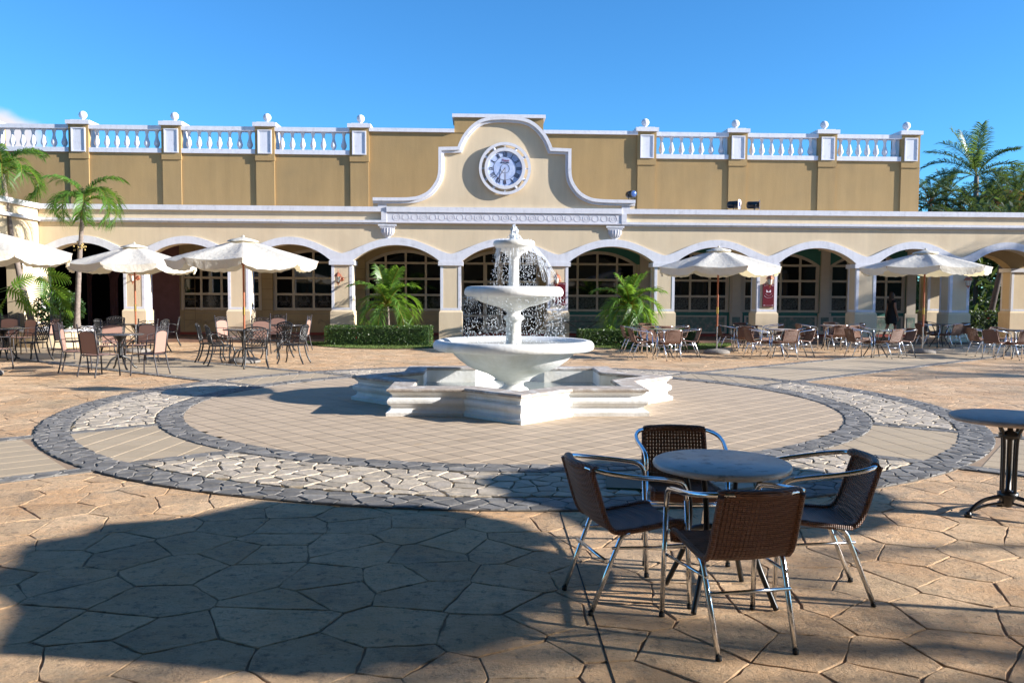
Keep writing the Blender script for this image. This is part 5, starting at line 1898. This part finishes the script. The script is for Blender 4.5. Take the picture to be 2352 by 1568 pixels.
# left-hand tables and chairs
table('cast', 276.6, 849, 'dark round table with curved cast legs, nearest in the left group')
S = 'sling chair '
chair('sling', 229, 865, 62, S + 'with brown shaded back toward the camera at the nearest left table')
chair('sling', 344, 862, 174, S + 'with sunlit pink back on the right of the nearest left table')
chair('sling', 176, 855, 18, S + 'with sunlit pink back on the left of the nearest left table')
chair('sling', 257, 837, -72, S + 'behind the nearest left table, facing the camera')
chair('sling', 326, 835, -100, S + 'with dark back behind and right of the nearest left table')
chair('sling', 158, 824, 2, S + 'dark, seen edge-on just right of the big split-leaf plant')
table('cast', 8, 827, 'dark round table with curled cast legs cut by the left edge')
chair('sling', 53, 812, -115, S + 'with pink striped back facing the camera by the left edge')
chair('sling', 16, 806, -80, S + 'with pink back half hidden, at the very left edge')
chair('sling', 107, 803, 178, S + 'with brown back in front of the white-edged planter')
chair('sling', -14, 848, 60, S + 'mostly outside the left edge, one grey post showing')
C_ = 'cast iron chair '
chair('cast', 76, 829, 170, C_ + 'at the table cut by the left edge, bent legs on the ground')
table('cast', 313, 806, 'cast table around the pole of the middle left parasol')
chair('cast', 252, 810, 0, C_ + 'left of the table under the middle left parasol')
chair('cast', 266, 797, -70, C_ + 'with wide openwork back behind the table under the middle left parasol')
chair('cast', 356, 809, 176, C_ + 'right of the table under the middle left parasol')
chair('cast', 388, 795, 200, C_ + 'farthest right under the middle left parasol')
table('cast', 560, 828, 'cast table around the pole of the rightmost left parasol')
chair('cast', 508, 838, 28, C_ + 'front left of the table under the wrinkled parasol, back half turned')
chair('cast', 486, 831, 10, C_ + 'leftmost under the wrinkled parasol')
chair('cast', 587, 845, 108, C_ + 'with its lattice back square to the camera, under the wrinkled parasol')
chair('cast', 636, 823, -120, C_ + 'between the front chair and the side-on chair under the wrinkled parasol')
chair('cast', 673, 835, 172, C_ + 'side-on at the right end of the wrinkled parasol group')
chair('sling', 527, 810, -22, S + 'with rounded pink back behind the left side of the wrinkled parasol pole')
chair('sling', 596, 815, -86, S + 'with brown shaded back right behind the wrinkled parasol pole')
chair('sling', 634, 799, -92, S + 'with pink back, farthest at the wall under the wrinkled parasol')
chair('sling', 689, 806, 178, S + 'seen edge-on, rightmost before the left hedge')
table('cast', 655, 808, 'cast table half hidden at the back right of the wrinkled parasol group')
# console table in the shade behind the right hedge
ct = thing('console_table', 'black wrought iron console table in the shade behind the right hedge', 'table', G(1337, 789))
MB().box(-.62, .62, -.2, .2, .715, .735).build('tabletop', M['table_dark'], ct)
for s in (-1, 1):
    MB().tube(catmull([(s * .5, 0, 0), (s * .12, 0, .25), (s * .12, 0, .45), (s * .5, 0, .71)]), .013, 7).build('leg', M['iron_black'], ct)
MB().tube([(.09 * math.cos(a), 0, .5 + .09 * math.sin(a)) for a in [math.pi * k / 8 for k in range(16)]], .009, 5, closed=True).build('scroll', M['iron_black'], ct)

# ------------------------------------------------------------------ palms
def frond_mesh(name, L, droop, lift, leafl, n=34, mats=None, wid=.02, twist=0, vee=.5, hang=.5, side=0):
    """rachis in the +X / Z plane with leaflets on both sides"""
    mb = MB()
    pts = []
    m = 14
    x = z = 0
    ang = lift
    for i in range(m + 1):
        pts.append(Vector((x, side * (i / m) ** 2 * L, z)))
        x += math.cos(ang) * L / m; z += math.sin(ang) * L / m
        ang -= droop / m * (1.0 + .3 * (i / m))
    mb.tube(pts, [.016 * (1 - .8 * i / m) + .003 for i in range(m + 1)], 5, m=1)
    def at(u):
        f = u * m; i = min(m - 1, int(f)); return pts[i].lerp(pts[i + 1], f - i), (pts[i + 1] - pts[i]).normalized()
    for k in range(n):
        u = .16 + .84 * (k + .3) / n
        for s in (-1, 1):
            p, d = at(min(.999, u + random.uniform(-.008, .008)))
            sd_ = Vector((0, s, 0))
            nrm = d.cross(sd_) * s
            nrm = Vector((0, 0, 1)) - d * d.z
            if nrm.length < .1: nrm = Vector((-1, 0, 0))
            nrm.normalize()
            ll = leafl * (math.sin(math.pi * min(1, (u - .08) * .95)) ** .55) * random.uniform(.82, 1.1)
            fw_ = .45 + .75 * u + random.uniform(-.12, .12)
            dirv = (sd_ * 1.0 + d * fw_ + nrm * (vee + random.uniform(-.25, .25))).normalized()
            q0 = p
            q1 = p + dirv * ll * .5 - Vector((0, 0, 1)) * ll * .08 * hang
            q2 = p + dirv * ll * .92 - Vector((0, 0, 1)) * ll * (.42 * hang + random.uniform(0, .12))
            w_ = wid * random.uniform(.8, 1.15)
            wv = d * w_ + nrm * w_ * .35 * s
            mb.add([q0 - wv * .35, q0 + wv * .35, q1 + wv * .5, q2, q1 - wv * .5], [(0, 1, 2, 4), (4, 2, 3)], 0, False)
    me = mb.build(name, mats)
    return me


class Fr:
    pass


def protos(tagname, L, leafl, mats, n=34, wid=.02, hang=.5, lifts=((1.35, .8), (1.0, 1.5), (.6, 1.7), (.15, 1.4), (-.3, 1.0))):
    out = []
    for lift, dr_ in lifts:
        for sd_ in (-.12, .14):
            o = frond_mesh('frond', L * random.uniform(.92, 1.05), dr_, lift, leafl, n, mats, wid, hang=hang, side=sd_)
            me = o.data
            bpy.data.objects.remove(o)
            out.append((lift, me))
    return out


def palm(name, label, base, top, protos_, nf, r0, r1, bark='palm_bark', sc_=1.0, azs=None, cat='palm', lean=None, ringz=True, group=None, minlift=-9):
    base, top = Vector(base), Vector(top)
    t = thing(name, label, cat, base, 0, group)
    tr = MB(); n = 22
    d = top - base
    pts, rs = [], []
    for i in range(n + 1):
        u = i / n
        bow = math.sin(math.pi * u) * (lean or 0)
        pts.append(d * u + Vector((bow, 0, 0)))
        rs.append((r0 + (r1 - r0) * u) * (1 + .35 * max(0, .12 - u) / .12) * (1.05 if i % 2 else .97))
    tr.tube(pts, rs, 12).build('trunk', M[bark], t)
    ga = 2.39996
    pl = [p for p in protos_ if p[0] > minlift]
    for k in range(nf):
        u = (k + .5) / nf
        li = min(len(pl) - 1, int(u * len(pl)))
        o = bpy.data.objects.new('frond', pl[li][1]); col.objects.link(o); o.parent = t
        o.location = d + Vector((0, 0, .02 - .06 * u))
        az = (azs[k % len(azs)] if azs else k * ga + random.uniform(-.2, .2))
        o.rotation_euler = (random.uniform(-.12, .12), random.uniform(-.08, .08), az)
        q = sc_ * random.uniform(.9, 1.08)
        o.scale = (q, q, q)
    return t


LF = [M['leaf'], M['leaf_yellow']]
pm('leaf_royal', (.06, .11, .035), .4, .6, rnd=.35, trans=.3, hue=(.2, .3, .05))
PR_young = protos('y', 1.15, .46, LF, n=36, wid=.028, hang=.8, lifts=((1.4, .6), (1.2, 1.4), (1.0, 2.2), (.7, 2.6), (.3, 2.3)))
PR_mid = protos('m', 1.75, .55, LF, n=64, wid=.024, hang=1.0, lifts=((1.35, 1.6), (1.2, 2.7), (1.0, 3.2), (.8, 3.1)))
PR_far = protos('f', 2.9, .75, [M['leaf_far'], M['leaf_yellow']], n=44, wid=.045, hang=.45, lifts=((1.45, .4), (1.15, .9), (.8, 1.3), (.35, 1.1), (-.2, .7)))
PR_royal = protos('g', 3.1, .95, [M['leaf_royal'], M['leaf_yellow']], n=46, wid=.05, hang=.7, lifts=((1.35, .35), (1.05, .9), (.75, 1.2), (.4, 1.2)))
PR_areca = protos('a', 2.2, .6, [M['leaf_far'], M['leaf_rust']], n=30, wid=.05, hang=.7, lifts=((1.3, 1.1), (1.0, 1.7), (.6, 1.9), (.1, 1.2)))
PR_rust = protos('r', 2.0, .55, [M['leaf_rust'], M['leaf_rust']], n=26, wid=.045, hang=.9, lifts=((1.0, 1.7), (.5, 1.9), (-.3, 1.0)))

b1 = G(894, 790)
palm('young_palm', 'small bright green palm growing out of the left hedge', (b1.x, b1.y, 0), (b1.x - .05, b1.y, 1.22), PR_young, 19, .05, .045, sc_=1.15)
b2 = G(1442, 792)
palm('young_palm', 'bushier small palm in front of the right hedge and green wall', (b2.x, b2.y, 0), (b2.x + .05, b2.y, 1.18), PR_young, 25, .05, .045, sc_=1.12)
# planter with two slender palms
pc = G(150, 792)
pt_ = thing('planter', 'low round cream planter with white rim beside the slim palm', 'planter', (pc.x, pc.y, 0))
MB().lathe([(1.45, 0), (1.45, .45)], 48).build('planter_wall', M['cream_warm'], pt_)
MB().lathe([(1.30, .42), (1.30, .52), (1.50, .52), (1.50, .45), (1.451, .45)], 48).build('rim', M['white_plaster'], pt_)
MB().lathe([(.001, .47), (1.31, .46)], 32).build('earth', M['soil'], pt_)
kk = MB()
for q in range(160):
    a, r = random.uniform(0, 6.28), random.uniform(.3, 1.28)
    dr_ = random.uniform(.03, .07)
    kk.add([(r * math.cos(a) + x * dr_, r * math.sin(a) + y * dr_, .47 + z * dr_ * .7) for x, y, z in ico], icf)
tag(kk.build('planter_pebbles', M['coping_stone'], None, (pc.x, pc.y, 0)), 'pebbles lying on the earth of the round planter', 'pebbles', kind='stuff')


def at_y(px, py, Y):
    d = ray(px, py); t_ = Y / d.y
    return Vector((d.x * t_, Y, CAMH + d.z * t_))


t2b = at_y(176, 742, pc.y - .2); t2t = at_y(192, 466, pc.y - .2)
palm('slim_palm', 'slim upright palm with drooping fronds rising from the round planter', (t2b.x, t2b.y, .46), t2t, PR_mid, 14, .085, .055, azs=[R(a) for a in (8, 172, 200, -20, 80, 150, 30, 260, 300, 190, -5, 120, 230)], lean=-.03, sc_=.88)
t1b = at_y(86, 742, pc.y + .1); t1t = at_y(6, 400, pc.y + .1)
palm('leaning_palm', 'palm with curved leaning trunk at the left edge', (t1b.x, t1b.y, 0), t1t, PR_mid, 15, .10, .06, azs=None, lean=-.12, sc_=.98)
cc = MB()
for q in range(26):
    cc.lathe([(.001, -.03), (.026, -.01), (.026, .012), (.001, .03)], 6, (random.gauss(0, .09), random.gauss(0, .05), random.gauss(0, .07)))
o = cc.build('date_cluster', M['coconut'], bpy.data.objects['slim_palm'], at_y(186, 566, pc.y - .2) - Vector((t2b.x, t2b.y, .46)))


# split-leaf plants (large cut leaves)
def split_leaf(L):
    mb = MB()
    n = 9
    for s in (-1, 1):
        for k in range(n):
            u0 = k / n * .9
            c = Vector((L * u0, 0, .06 * L * math.sin(math.pi * u0)))
            wmax = L * .52 * math.sin(math.pi * (u0 * .75 + .2))
            a = R(82 - 55 * u0)
            d = Vector((math.cos(a), s * math.sin(a), -.12 - .2 * u0)).normalized()
            wd = L * .050
            e = c + d * wmax
            mid = c + d * wmax * .55 + Vector((0, 0, .03 * L))
            px_ = Vector((1, 0, 0)) * wd
            mb.add([c - px_ * .9, c + px_ * 1.1, mid + px_ * .75, e + px_ * .1 - Vector((0, 0, .05 * L)), mid - px_ * .75], [(0, 1, 2, 4), (4, 2, 3)])
    mb.tube([(L * u, 0, .06 * L * math.sin(math.pi * u) + .002) for u in (0, .25, .5, .75, .95)], [.008, .007, .005, .003, .001], 4, m=1)
    o = mb.build('leaf', LF); me = o.data; bpy.data.objects.remove(o); return me


SL = [split_leaf(.62), split_leaf(.5)]


def leafplant(label, base, leaves):
    t = thing('split_leaf_plant', label, 'plant', base)
    for (px, py, dy, rx, ry, rz) in leaves:
        tip = at_y(px, py, base[1] + dy) - Vector(base)
        o = bpy.data.objects.new('leaf', SL[int(abs(px)) % 2]); col.objects.link(o); o.parent = t
        o.location = tip; o.rotation_euler = (rx, ry, rz)
        MB().tube(catmull([(0, 0, 0), (tip.x * .35, tip.y * .5, tip.z * .75), tuple(tip)]), .010, 5).build('stem', M['leaf_dark'], t)
    return t


leafplant('large glossy split-leaf plant between the two left palms', (pc.x - .1, pc.y - .5, .45),
          [(112, 632, -.2, -.9, .2, .2), (118, 660, -.3, -1.0, .5, .35), (130, 672, -.5, -1.0, .9, .2), (100, 690, -.3, -.8, .6, -.2), (86, 640, 0, -.7, .3, 1.2), (106, 650, -.1, -1.1, .9, -1.6), (140, 690, -.4, -.9, 1.0, .0), (95, 600, 0, -.9, .9, .6)])
leafplant('bright split-leaf plant under the parasol at the left edge', (-14.2, 23.6, .3),
          [(18, 665, 0, -1.0, .5, .3), (30, 655, -.1, -1.0, -.5, .6), (12, 685, -.1, -.9, .9, 2.6), (40, 690, 0, -1.1, .6, .1)])

def bush(x, y, z, rx, ry, rz_, n, label, sz=.07):
    t = thing('shrub', label, 'shrub', (x, y, z)); mb = MB()
    for q in range(n):
        while 1:
            a, b, c = [random.uniform(-1, 1) for _ in range(3)]
            if .25 < a * a + b * b + c * c < 1: break
        p = Vector((a * rx, b * ry, rz_ + c * rz_))
        u = Vector((random.uniform(-1, 1), random.uniform(-1, 1), random.uniform(-1, 1))).normalized() * sz * random.uniform(.6, 1.3)
        v = u.cross(Vector((random.uniform(-1, 1), random.uniform(-1, 1), random.uniform(-1, 1)))).normalized() * sz * .45
        mb.add([p - u, p + v, p + u, p - v], [(0, 1, 2, 3)])
    mb.build('leaves', M['leaf_dark'], t)
bush(pc.x - .2, pc.y + .1, .46, .75, .5, .62, 1500, 'dark small-leaved shrub behind the large split leaves in the planter')
bush(-14.6, 24.6, 0, .7, .5, .8, 1500, 'dark shrub in the shade at the left edge below the parasol')

# ------------------------------------------------------------------ hedges, lawn
def leaf_box(mb, x0, x1, y0, y1, z0, z1, n, sz, mats=1, inner=.16):
    for q in range(n):
        f = random.random()
        x, y, z = random.uniform(x0, x1), random.uniform(y0, y1), random.uniform(z0, z1)
        w_ = [(x1 - x0) * (z1 - z0), (y1 - y0) * (z1 - z0), (x1 - x0) * (y1 - y0)]
        f *= sum(w_) + w_[1]
        jit = abs(random.gauss(0, .035))
        if f < w_[0]: y = y0 + jit - .02
        elif f < w_[0] + w_[2]: z = z1 - jit + .02
        elif f < w_[0] + w_[2] + w_[1]: x = x0 + jit - .02
        else: x = x1 - jit + .02
        a, b = random.uniform(0, 6.28), random.uniform(-1.2, 1.2)
        u = Vector((math.cos(a) * math.cos(b), math.sin(a) * math.cos(b), math.sin(b))) * sz * random.uniform(.6, 1.2)
        v = u.cross(Vector((random.uniform(-1, 1), random.uniform(-1, 1), random.uniform(-1, 1)))).normalized() * sz * .42
        c = Vector((x, y, z))
        mb.add([c - u, c + v, c + u, c - v], [(0, 1, 2, 3)], 1 if random.random() < .003 * mats else 0)


pm('leaf_hedge', (.05, .095, .02), .38, .55, rnd=.45, trans=.25, hue=(.13, .22, .03))
h1 = thing('hedge', 'low clipped dark green hedge with a few red flowers around the left young palm', 'hedge')
mb = MB(); leaf_box(mb, -4.72, -1.50, 25.25, 26.1, .02, .60, 6500, .030, 1)
mb.build('hedge_leaves', [M['leaf_hedge'], M['flower_red']], h1)
MB().box(-4.62, -1.6, 25.34, 26.0, 0, .52).build('hedge_core', M['leaf_dark'], h1)
h2 = thing('hedge', 'low dark hedge partly hidden by chairs before the green wall', 'hedge')
mb = MB(); leaf_box(mb, 3.05, 6.75, 25.25, 26.1, .02, .52, 6500, .032, 1)
mb.build('hedge_leaves', [M['leaf_hedge'], M['flower_red']], h2)
MB().box(3.15, 6.65, 25.34, 26.0, 0, .45).build('hedge_core', M['leaf_dark'], h2)


def lawn(x0, x1, yf, yb, bow):
    mb = MB(); n = 20
    vs = []
    for k in range(n + 1):
        u = k / n
        x = x0 + (x1 - x0) * u
        e = math.sin(math.pi * u) ** .6
        vs += [(x, yb - (yb - yf) * e, .014), (x, yb, .014)]
    mb.add(vs, [(2 * k, 2 * k + 2, 2 * k + 3, 2 * k + 1) for k in range(n)])
    o = mb.build('lawn', M['soil']); o['kind'] = 'structure'
    g = MB()
    for q in range(15000):
        u = random.random(); e = math.sin(math.pi * u) ** .6
        x = x0 + (x1 - x0) * u; y = yb - (yb - yf) * e * random.random()
        h = random.uniform(.02, .055); a = random.uniform(0, 6.28)
        dx, dy = math.cos(a) * .008, math.sin(a) * .008
        lx, ly = random.uniform(-.02, .02), random.uniform(-.02, .02)
        g.add([(x - dx, y - dy, .012), (x + dx, y + dy, .012), (x + lx, y + ly, .012 + h)], [(0, 1, 2)])
    tag(g.build('grass', M['grass']), 'thin strip of short green grass in front of the hedge', 'grass', kind='stuff')
lawn(-5.6, .1, 23.9, 26.9, 0)
lawn(2.6, 8.2, 23.7, 26.9, 0)

# ------------------------------------------------------------------ background beyond the open bays
rdm = random.Random(3)
def bp(px, Y): return at_y(px, 700, Y).x
palm('royal_palm', 'tall feathery palm above the roof at the right', (bp(2232, 52), 52, 0), (bp(2232, 52), 52, at_y(2232, 405, 52).z), PR_royal, 16, .22, .13, sc_=1.12, azs=[R(a) for a in (100, 70, 240, 150, 20, 200, -15, 130, 178, 5, 60, 230, 310, 165, 12, 190)])
bgp = [(2128, 47, 440, 0), (2165, 55, 425, 1), (2200, 46, 455, 0), (2262, 50, 440, 1), (2290, 56, 405, 0), (2330, 48, 430, 1), (2360, 52, 420, 0), (2145, 50, 480, 1), (2240, 44, 480, 0), (2310, 45, 470, 1), (2395, 50, 445, 0), (2270, 60, 430, 0)]
words = ['leftmost, hard against the ochre wall', 'short, beside the ochre wall', 'under the tall feathery palm', 'just right of the tall feathery palm', 'high, fan-shaped against the sky', 'yellowish, at the right edge', 'cut off by the right edge', 'low behind the cornice at the corner', 'low in the middle of the clump', 'rust-coloured, low near the right edge', 'outside the right edge', 'far back in the clump']
for k, (px, Y, py, kd) in enumerate(bgp):
    palm('garden_palm', 'dense garden palm ' + words[k], (bp(px, Y), Y, 0), (bp(px, Y), Y, at_y(px, py + 28, Y).z), PR_areca if kd == 0 else PR_far, 20, .14, .09, bark='bark_dark', sc_=1.0 if kd == 0 else .75, group='palms beyond the arcade')
for k, (px, Y, py) in enumerate(((2305, 47, 470), (2340, 46, 460))):
    palm('dying_palm', ['palm with rusty dry fronds behind the cornice', 'palm with orange dry fronds at the right edge'][k], (bp(px, Y), Y, 0), (bp(px, Y), Y, at_y(px, py, Y).z), PR_rust, 16, .12, .08, bark='bark_dark', sc_=.9)
# undergrowth as one mass
und = MB()
for q in range(22000):
    x, y = rdm.uniform(bp(2090, 46), bp(2460, 46)), rdm.uniform(42, 58)
    z = rdm.uniform(0.2, 6.4) * (1 - .3 * abs(rdm.gauss(0, .6))) * (1 + .12 * math.sin(x * 1.7))
    if z < .2: z = .3
    if 1.2 < z < 3.2 and rdm.random() < .72: continue
    a, b = rdm.uniform(0, 6.28), rdm.uniform(-1.3, 1.3)
    u = Vector((math.cos(a) * math.cos(b), math.sin(a) * math.cos(b), math.sin(b))) * rdm.uniform(.15, .42)
    v = u.cross(Vector((rdm.uniform(-1, 1), rdm.uniform(-1, 1), rdm.uniform(-1, 1)))).normalized() * .09
    c = Vector((x, y, z))
    und.add([c - u, c + v, c + u, c - v], [(0, 1, 2, 3)])
tag(und.build('foliage', M['leaf_far']), 'dark tangled garden foliage beyond the arcade at the right', 'foliage', kind='stuff')
pm('leaf_bright', (.10, .20, .03), .5, .4, rnd=.4, trans=.35, hue=(.3, .4, .05))
# trunks seen through the end bay
for k, px in enumerate((2268, 2290, 2312, 2352, 2150, 2380)):
    Y = 36 + 2 * (k % 3)
    x = bp(px, Y)
    palm('garden_palm', ['slanting dark trunk just right of the shaded rear pier', 'second dark trunk right of the rear pier', 'thick dark trunk leaning right in the end bay', 'dark trunk at the right edge inside the end bay', 'trunk seen between the far parasol pole and the pier', 'trunk outside the right edge'][k],
         (x, Y, 0), (x + .9, Y, 4.6), PR_areca, 14, .13, .10, bark='bark_dark', group='palms beyond the arcade', sc_=.8, minlift=.5)
# shrub hedge beyond the arcade
h3 = thing('hedge', 'dark shrub hedge beyond the open end bays at the right', 'hedge')
mb = MB(); leaf_box(mb, 17.2, 30, 32.4, 33.4, 0, 1.0, 5200, .07, 4)
mb.build('hedge_leaves', [M['leaf_far'], M['flower_red']], h3)
MB().box(17.3, 29.9, 32.5, 33.3, 0, .9).build('hedge_core', M['leaf_dark'], h3)
st = struct('street', MB().add([(10, 35, -.02), (90, 35, -.02), (90, 75, -.02), (10, 75, -.02)], [(0, 1, 2, 3)]), M['asphalt'])


def car(px, Y, rz, label):
    x = bp(px, Y)
    t = thing('parked_car', label, 'car', (x, Y, 0), rz)
    prof_ = [(-2.05, .35), (-2.1, .75), (-1.9, .92), (-1.2, 1.0), (-.65, 1.38), (.55, 1.42), (1.2, 1.02), (1.95, .92), (2.1, .65), (2.05, .32)]
    MB().prism(prof_, -.82, .82, 'y').build('body', M['car_white'], t)
    g = MB()
    for y in (-.825, .825): g.add([(-1.05, y, 1.0), (1.02, y, 1.0), (.48, y, 1.35), (-.6, y, 1.33)], [(0, 1, 2, 3)])
    g.add([(-1.24, -.7, 1.01), (-1.24, .7, 1.01), (-.70, .62, 1.36), (-.70, -.62, 1.36)], [(0, 1, 2, 3)])
    g.build('window', M['glass_dark'], t)
    for wx in (-1.3, 1.3):
        for wy in (-.76, .76):
            MB().lathe([(.001, -.1), (.3, -.1), (.33, -.05), (.33, .05), (.3, .1), (.001, .1)], 18).build('wheel', M['rubber'], t, (wx, wy, .33)).rotation_euler = (math.pi / 2, 0, 0)
car(2226, 52, R(20), 'white parked car glimpsed between the shaded piers')
car(2345, 50, R(-10), 'white parked car seen through the end bay at the right edge')


# ------------------------------------------------------------------ people
def person(name, label, x, y, z, rz, J, E_, Rr, mats, extra=None, hair=None, cutz=None):
    """one continuous skinned body; J joints, E_ edges, Rr radii; clothes by height"""
    t = thing(name, label, 'person', (x, y, z), rz)
    me = bpy.data.meshes.new('body')
    me.from_pydata(J, E_, [])
    o = bpy.data.objects.new('body', me); col.objects.link(o); o.parent = t
    sk = o.modifiers.new('skin', 'SKIN')
    for i, r in enumerate(Rr):
        me.skin_vertices[0].data[i].radius = (r, r) if not isinstance(r, tuple) else r
    me.skin_vertices[0].data[0].use_root = True
    ss = o.modifiers.new('sub', 'SUBSURF'); ss.levels = 2; ss.render_levels = 2
    dg = bpy.context.evaluated_depsgraph_get()
    m2 = bpy.data.meshes.new_from_object(o.evaluated_get(dg))
    o.modifiers.clear(); o.data = m2
    m2.name = 'body'
    m2.materials.clear()
    for m_ in mats: m2.materials.append(m_)
    for p in m2.polygons:
        p.use_smooth = True
        p.material_index = cutz(p.center) if cutz else 0
    return t


def walker(name, label, x, y, z, rz, h=1.66, dress=True, mats=None, cut=None, hairlen=.3):
    k = h / 1.66
    J = [(0, 0, .92), (0, 0, 1.05), (0, .01, 1.22), (0, 0, 1.36), (0, .01, 1.44), (0, .03, 1.54), (0, .02, 1.62),
         (.15, 0, 1.35), (.20, -.02, 1.12), (.21, .06, .88), (.215, .10, .76),
         (-.15, 0, 1.35), (-.20, .02, 1.12), (-.22, -.04, .88), (-.225, -.05, .76),
         (.085, 0, .84), (.10, .10, .46), (.10, .06, .08), (.10, .18, .035),
         (-.085, 0, .84), (-.10, -.06, .46), (-.10, -.24, .12), (-.10, -.14, .035)]
    J = [(a * k, b * k, c * k) for a, b, c in J]
    E_ = [(0, 1), (1, 2), (2, 3), (3, 4), (4, 5), (5, 6), (3, 7), (7, 8), (8, 9), (9, 10), (3, 11), (11, 12), (12, 13), (13, 14), (0, 15), (15, 16), (16, 17), (17, 18), (0, 19), (19, 20), (20, 21), (21, 22)]
    Rr = [(.15, .11), (.125, .09), (.145, .10), (.12, .08), .048, .075, .07, .055, .042, .034, .028, .055, .042, .034, .028, .085, .055, .038, .035, .085, .055, .038, .035]
    Rr = [tuple(v * k for v in r) if isinstance(r, tuple) else r * k for r in Rr]
    t = person(name, label, x, y, z, rz, J, E_, Rr, mats, cutz=cut)
    # hair, and five fingers on each hand
    hb = MB().lathe([(.001, 1.685), (.06, 1.67), (.092, 1.61), (.095, 1.54), (.088, 1.48), (.075, 1.48 - hairlen * .5), (.04, 1.47 - hairlen)], 14, (0, -.012, 0))
    o = hb.build('hair', M['hair'], t); o.scale = (k * 1.0, k * .95, k)
    fc = MB().lathe([(.001, -.07), (.05, -.05), (.066, 0), (.05, .05), (.001, .07)], 10, (0, .055, 1.55)).tube([(0, .118, 1.56), (0, .135, 1.535)], .012, 5)
    fc.build('face', M['skin'], t).scale = (k, k, k)
    for s, (hx, hy, hz) in ((1, J[10]), (-1, J[14])):
        hd = MB()
        for f in range(4):
            L = (.075, .085, .08, .062)[f] * k
            fx = hx + s * .004; fy = hy + (.026 - f * .017) * k
            hd.tube([(fx, fy, hz - .02), (fx - s * .004, fy, hz - .04 - L * .45), (fx - s * .016, fy + .004, hz - .04 - L)], [.009 * k, .008 * k, .006 * k], 5)
        hd.tube([(hx, hy + .03 * k, hz - .0), (hx - s * .01, hy + .05 * k, hz - .035 * k), (hx - s * .015, hy + .052 * k, hz - .06 * k)], [.011 * k, .009 * k, .007 * k], 5)
        hd.build('hand', M['skin'], t)
    return t


wp = at_y(2048, 700, 28.9)
wm = walker('person', 'woman in a short black dress walking in the shaded arcade', wp.x, 28.9, .075, R(-75), 1.66, mats=[M['skin'], M['dress']],
            cut=lambda c: 1 if (.52 < c.z < 1.40 and abs(c.x) < .20 and not (abs(c.x) > .165 and c.z < 1.3)) else 0)
ds = MB()
vs, fs = [], []
for (r1_, r2_, z) in ((.15, .11, 1.18), (.14, .105, 1.05), (.175, .14, .92), (.19, .16, .75), (.205, .175, .56)):
    for q in range(20):
        a = 2 * math.pi * q / 20
        f = 1 + .05 * math.sin(5 * a) * (1.18 - z)
        vs.append((r1_ * f * math.cos(a), r2_ * f * math.sin(a), z))
for i in range(4):
    for q in range(20): fs.append((i * 20 + q, (i + 1) * 20 + q, (i + 1) * 20 + (q + 1) % 20, i * 20 + (q + 1) % 20))
ds.add(vs, fs, 0, True).build('dress', M['dress'], wm)
for k, (px, Y, rz, c_, lb) in enumerate(((2134, 55, 90, 'shorts_purple', 'distant bare-chested person in purple shorts seen past the far parasol pole'), (2144, 57, -80, 'shorts_red', 'distant bare-chested person in red shorts seen beside the rear pier'))):
    xx = bp(px, Y)
    walker('person', lb, xx, Y, -.02, R(rz), 1.74, mats=[M['skin'], M[c_]], cut=lambda c: 1 if .55 < c.z < 1.0 and abs(c.x) < .19 else 0, hairlen=.05)

# ------------------------------------------------------------------ palms outside the frame whose shade falls into the picture
PR_sh = protos('s', 2.3, .6, LF, n=30, wid=.035, hang=.5, lifts=((1.3, .9), (1.0, 1.4), (.6, 1.5), (.1, 1.2)))
SHP = [(14.7, .55, 4.2, .95, 11, 'palm beyond the right edge whose fronds shade the near paving'), 
       (16.0, -.6, 4.1, 1.0, 11, 'palm beyond the right edge behind the camera'),
       (27.5, 12.4, 5.2, 1.1, 15, 'palm beyond the right edge that shades the right paving'), (33, 13.0, 6.0, 1.2, 15, 'tall palm far beyond the right edge'),
       (27.5, 23.4, 5.0, 1.2, 17, 'palm beyond the right edge that shades the last piers'), (30.5, 24.6, 6.4, 1.3, 18, 'tall palm that shades the right cornice'), (34, 20.5, 6.5, 1.3, 18, 'tall palm beside the square, outside the frame'), (26.8, 20.3, 3.6, 1.1, 16, 'low palm beside the right tables, outside the frame')]
for k, (x, y, h, s, nf, lb) in enumerate(SHP):
    palm('shade_palm', lb, (x, y, 0), (x + .3, y + .2, h), PR_sh, nf, .12, .08, sc_=s)
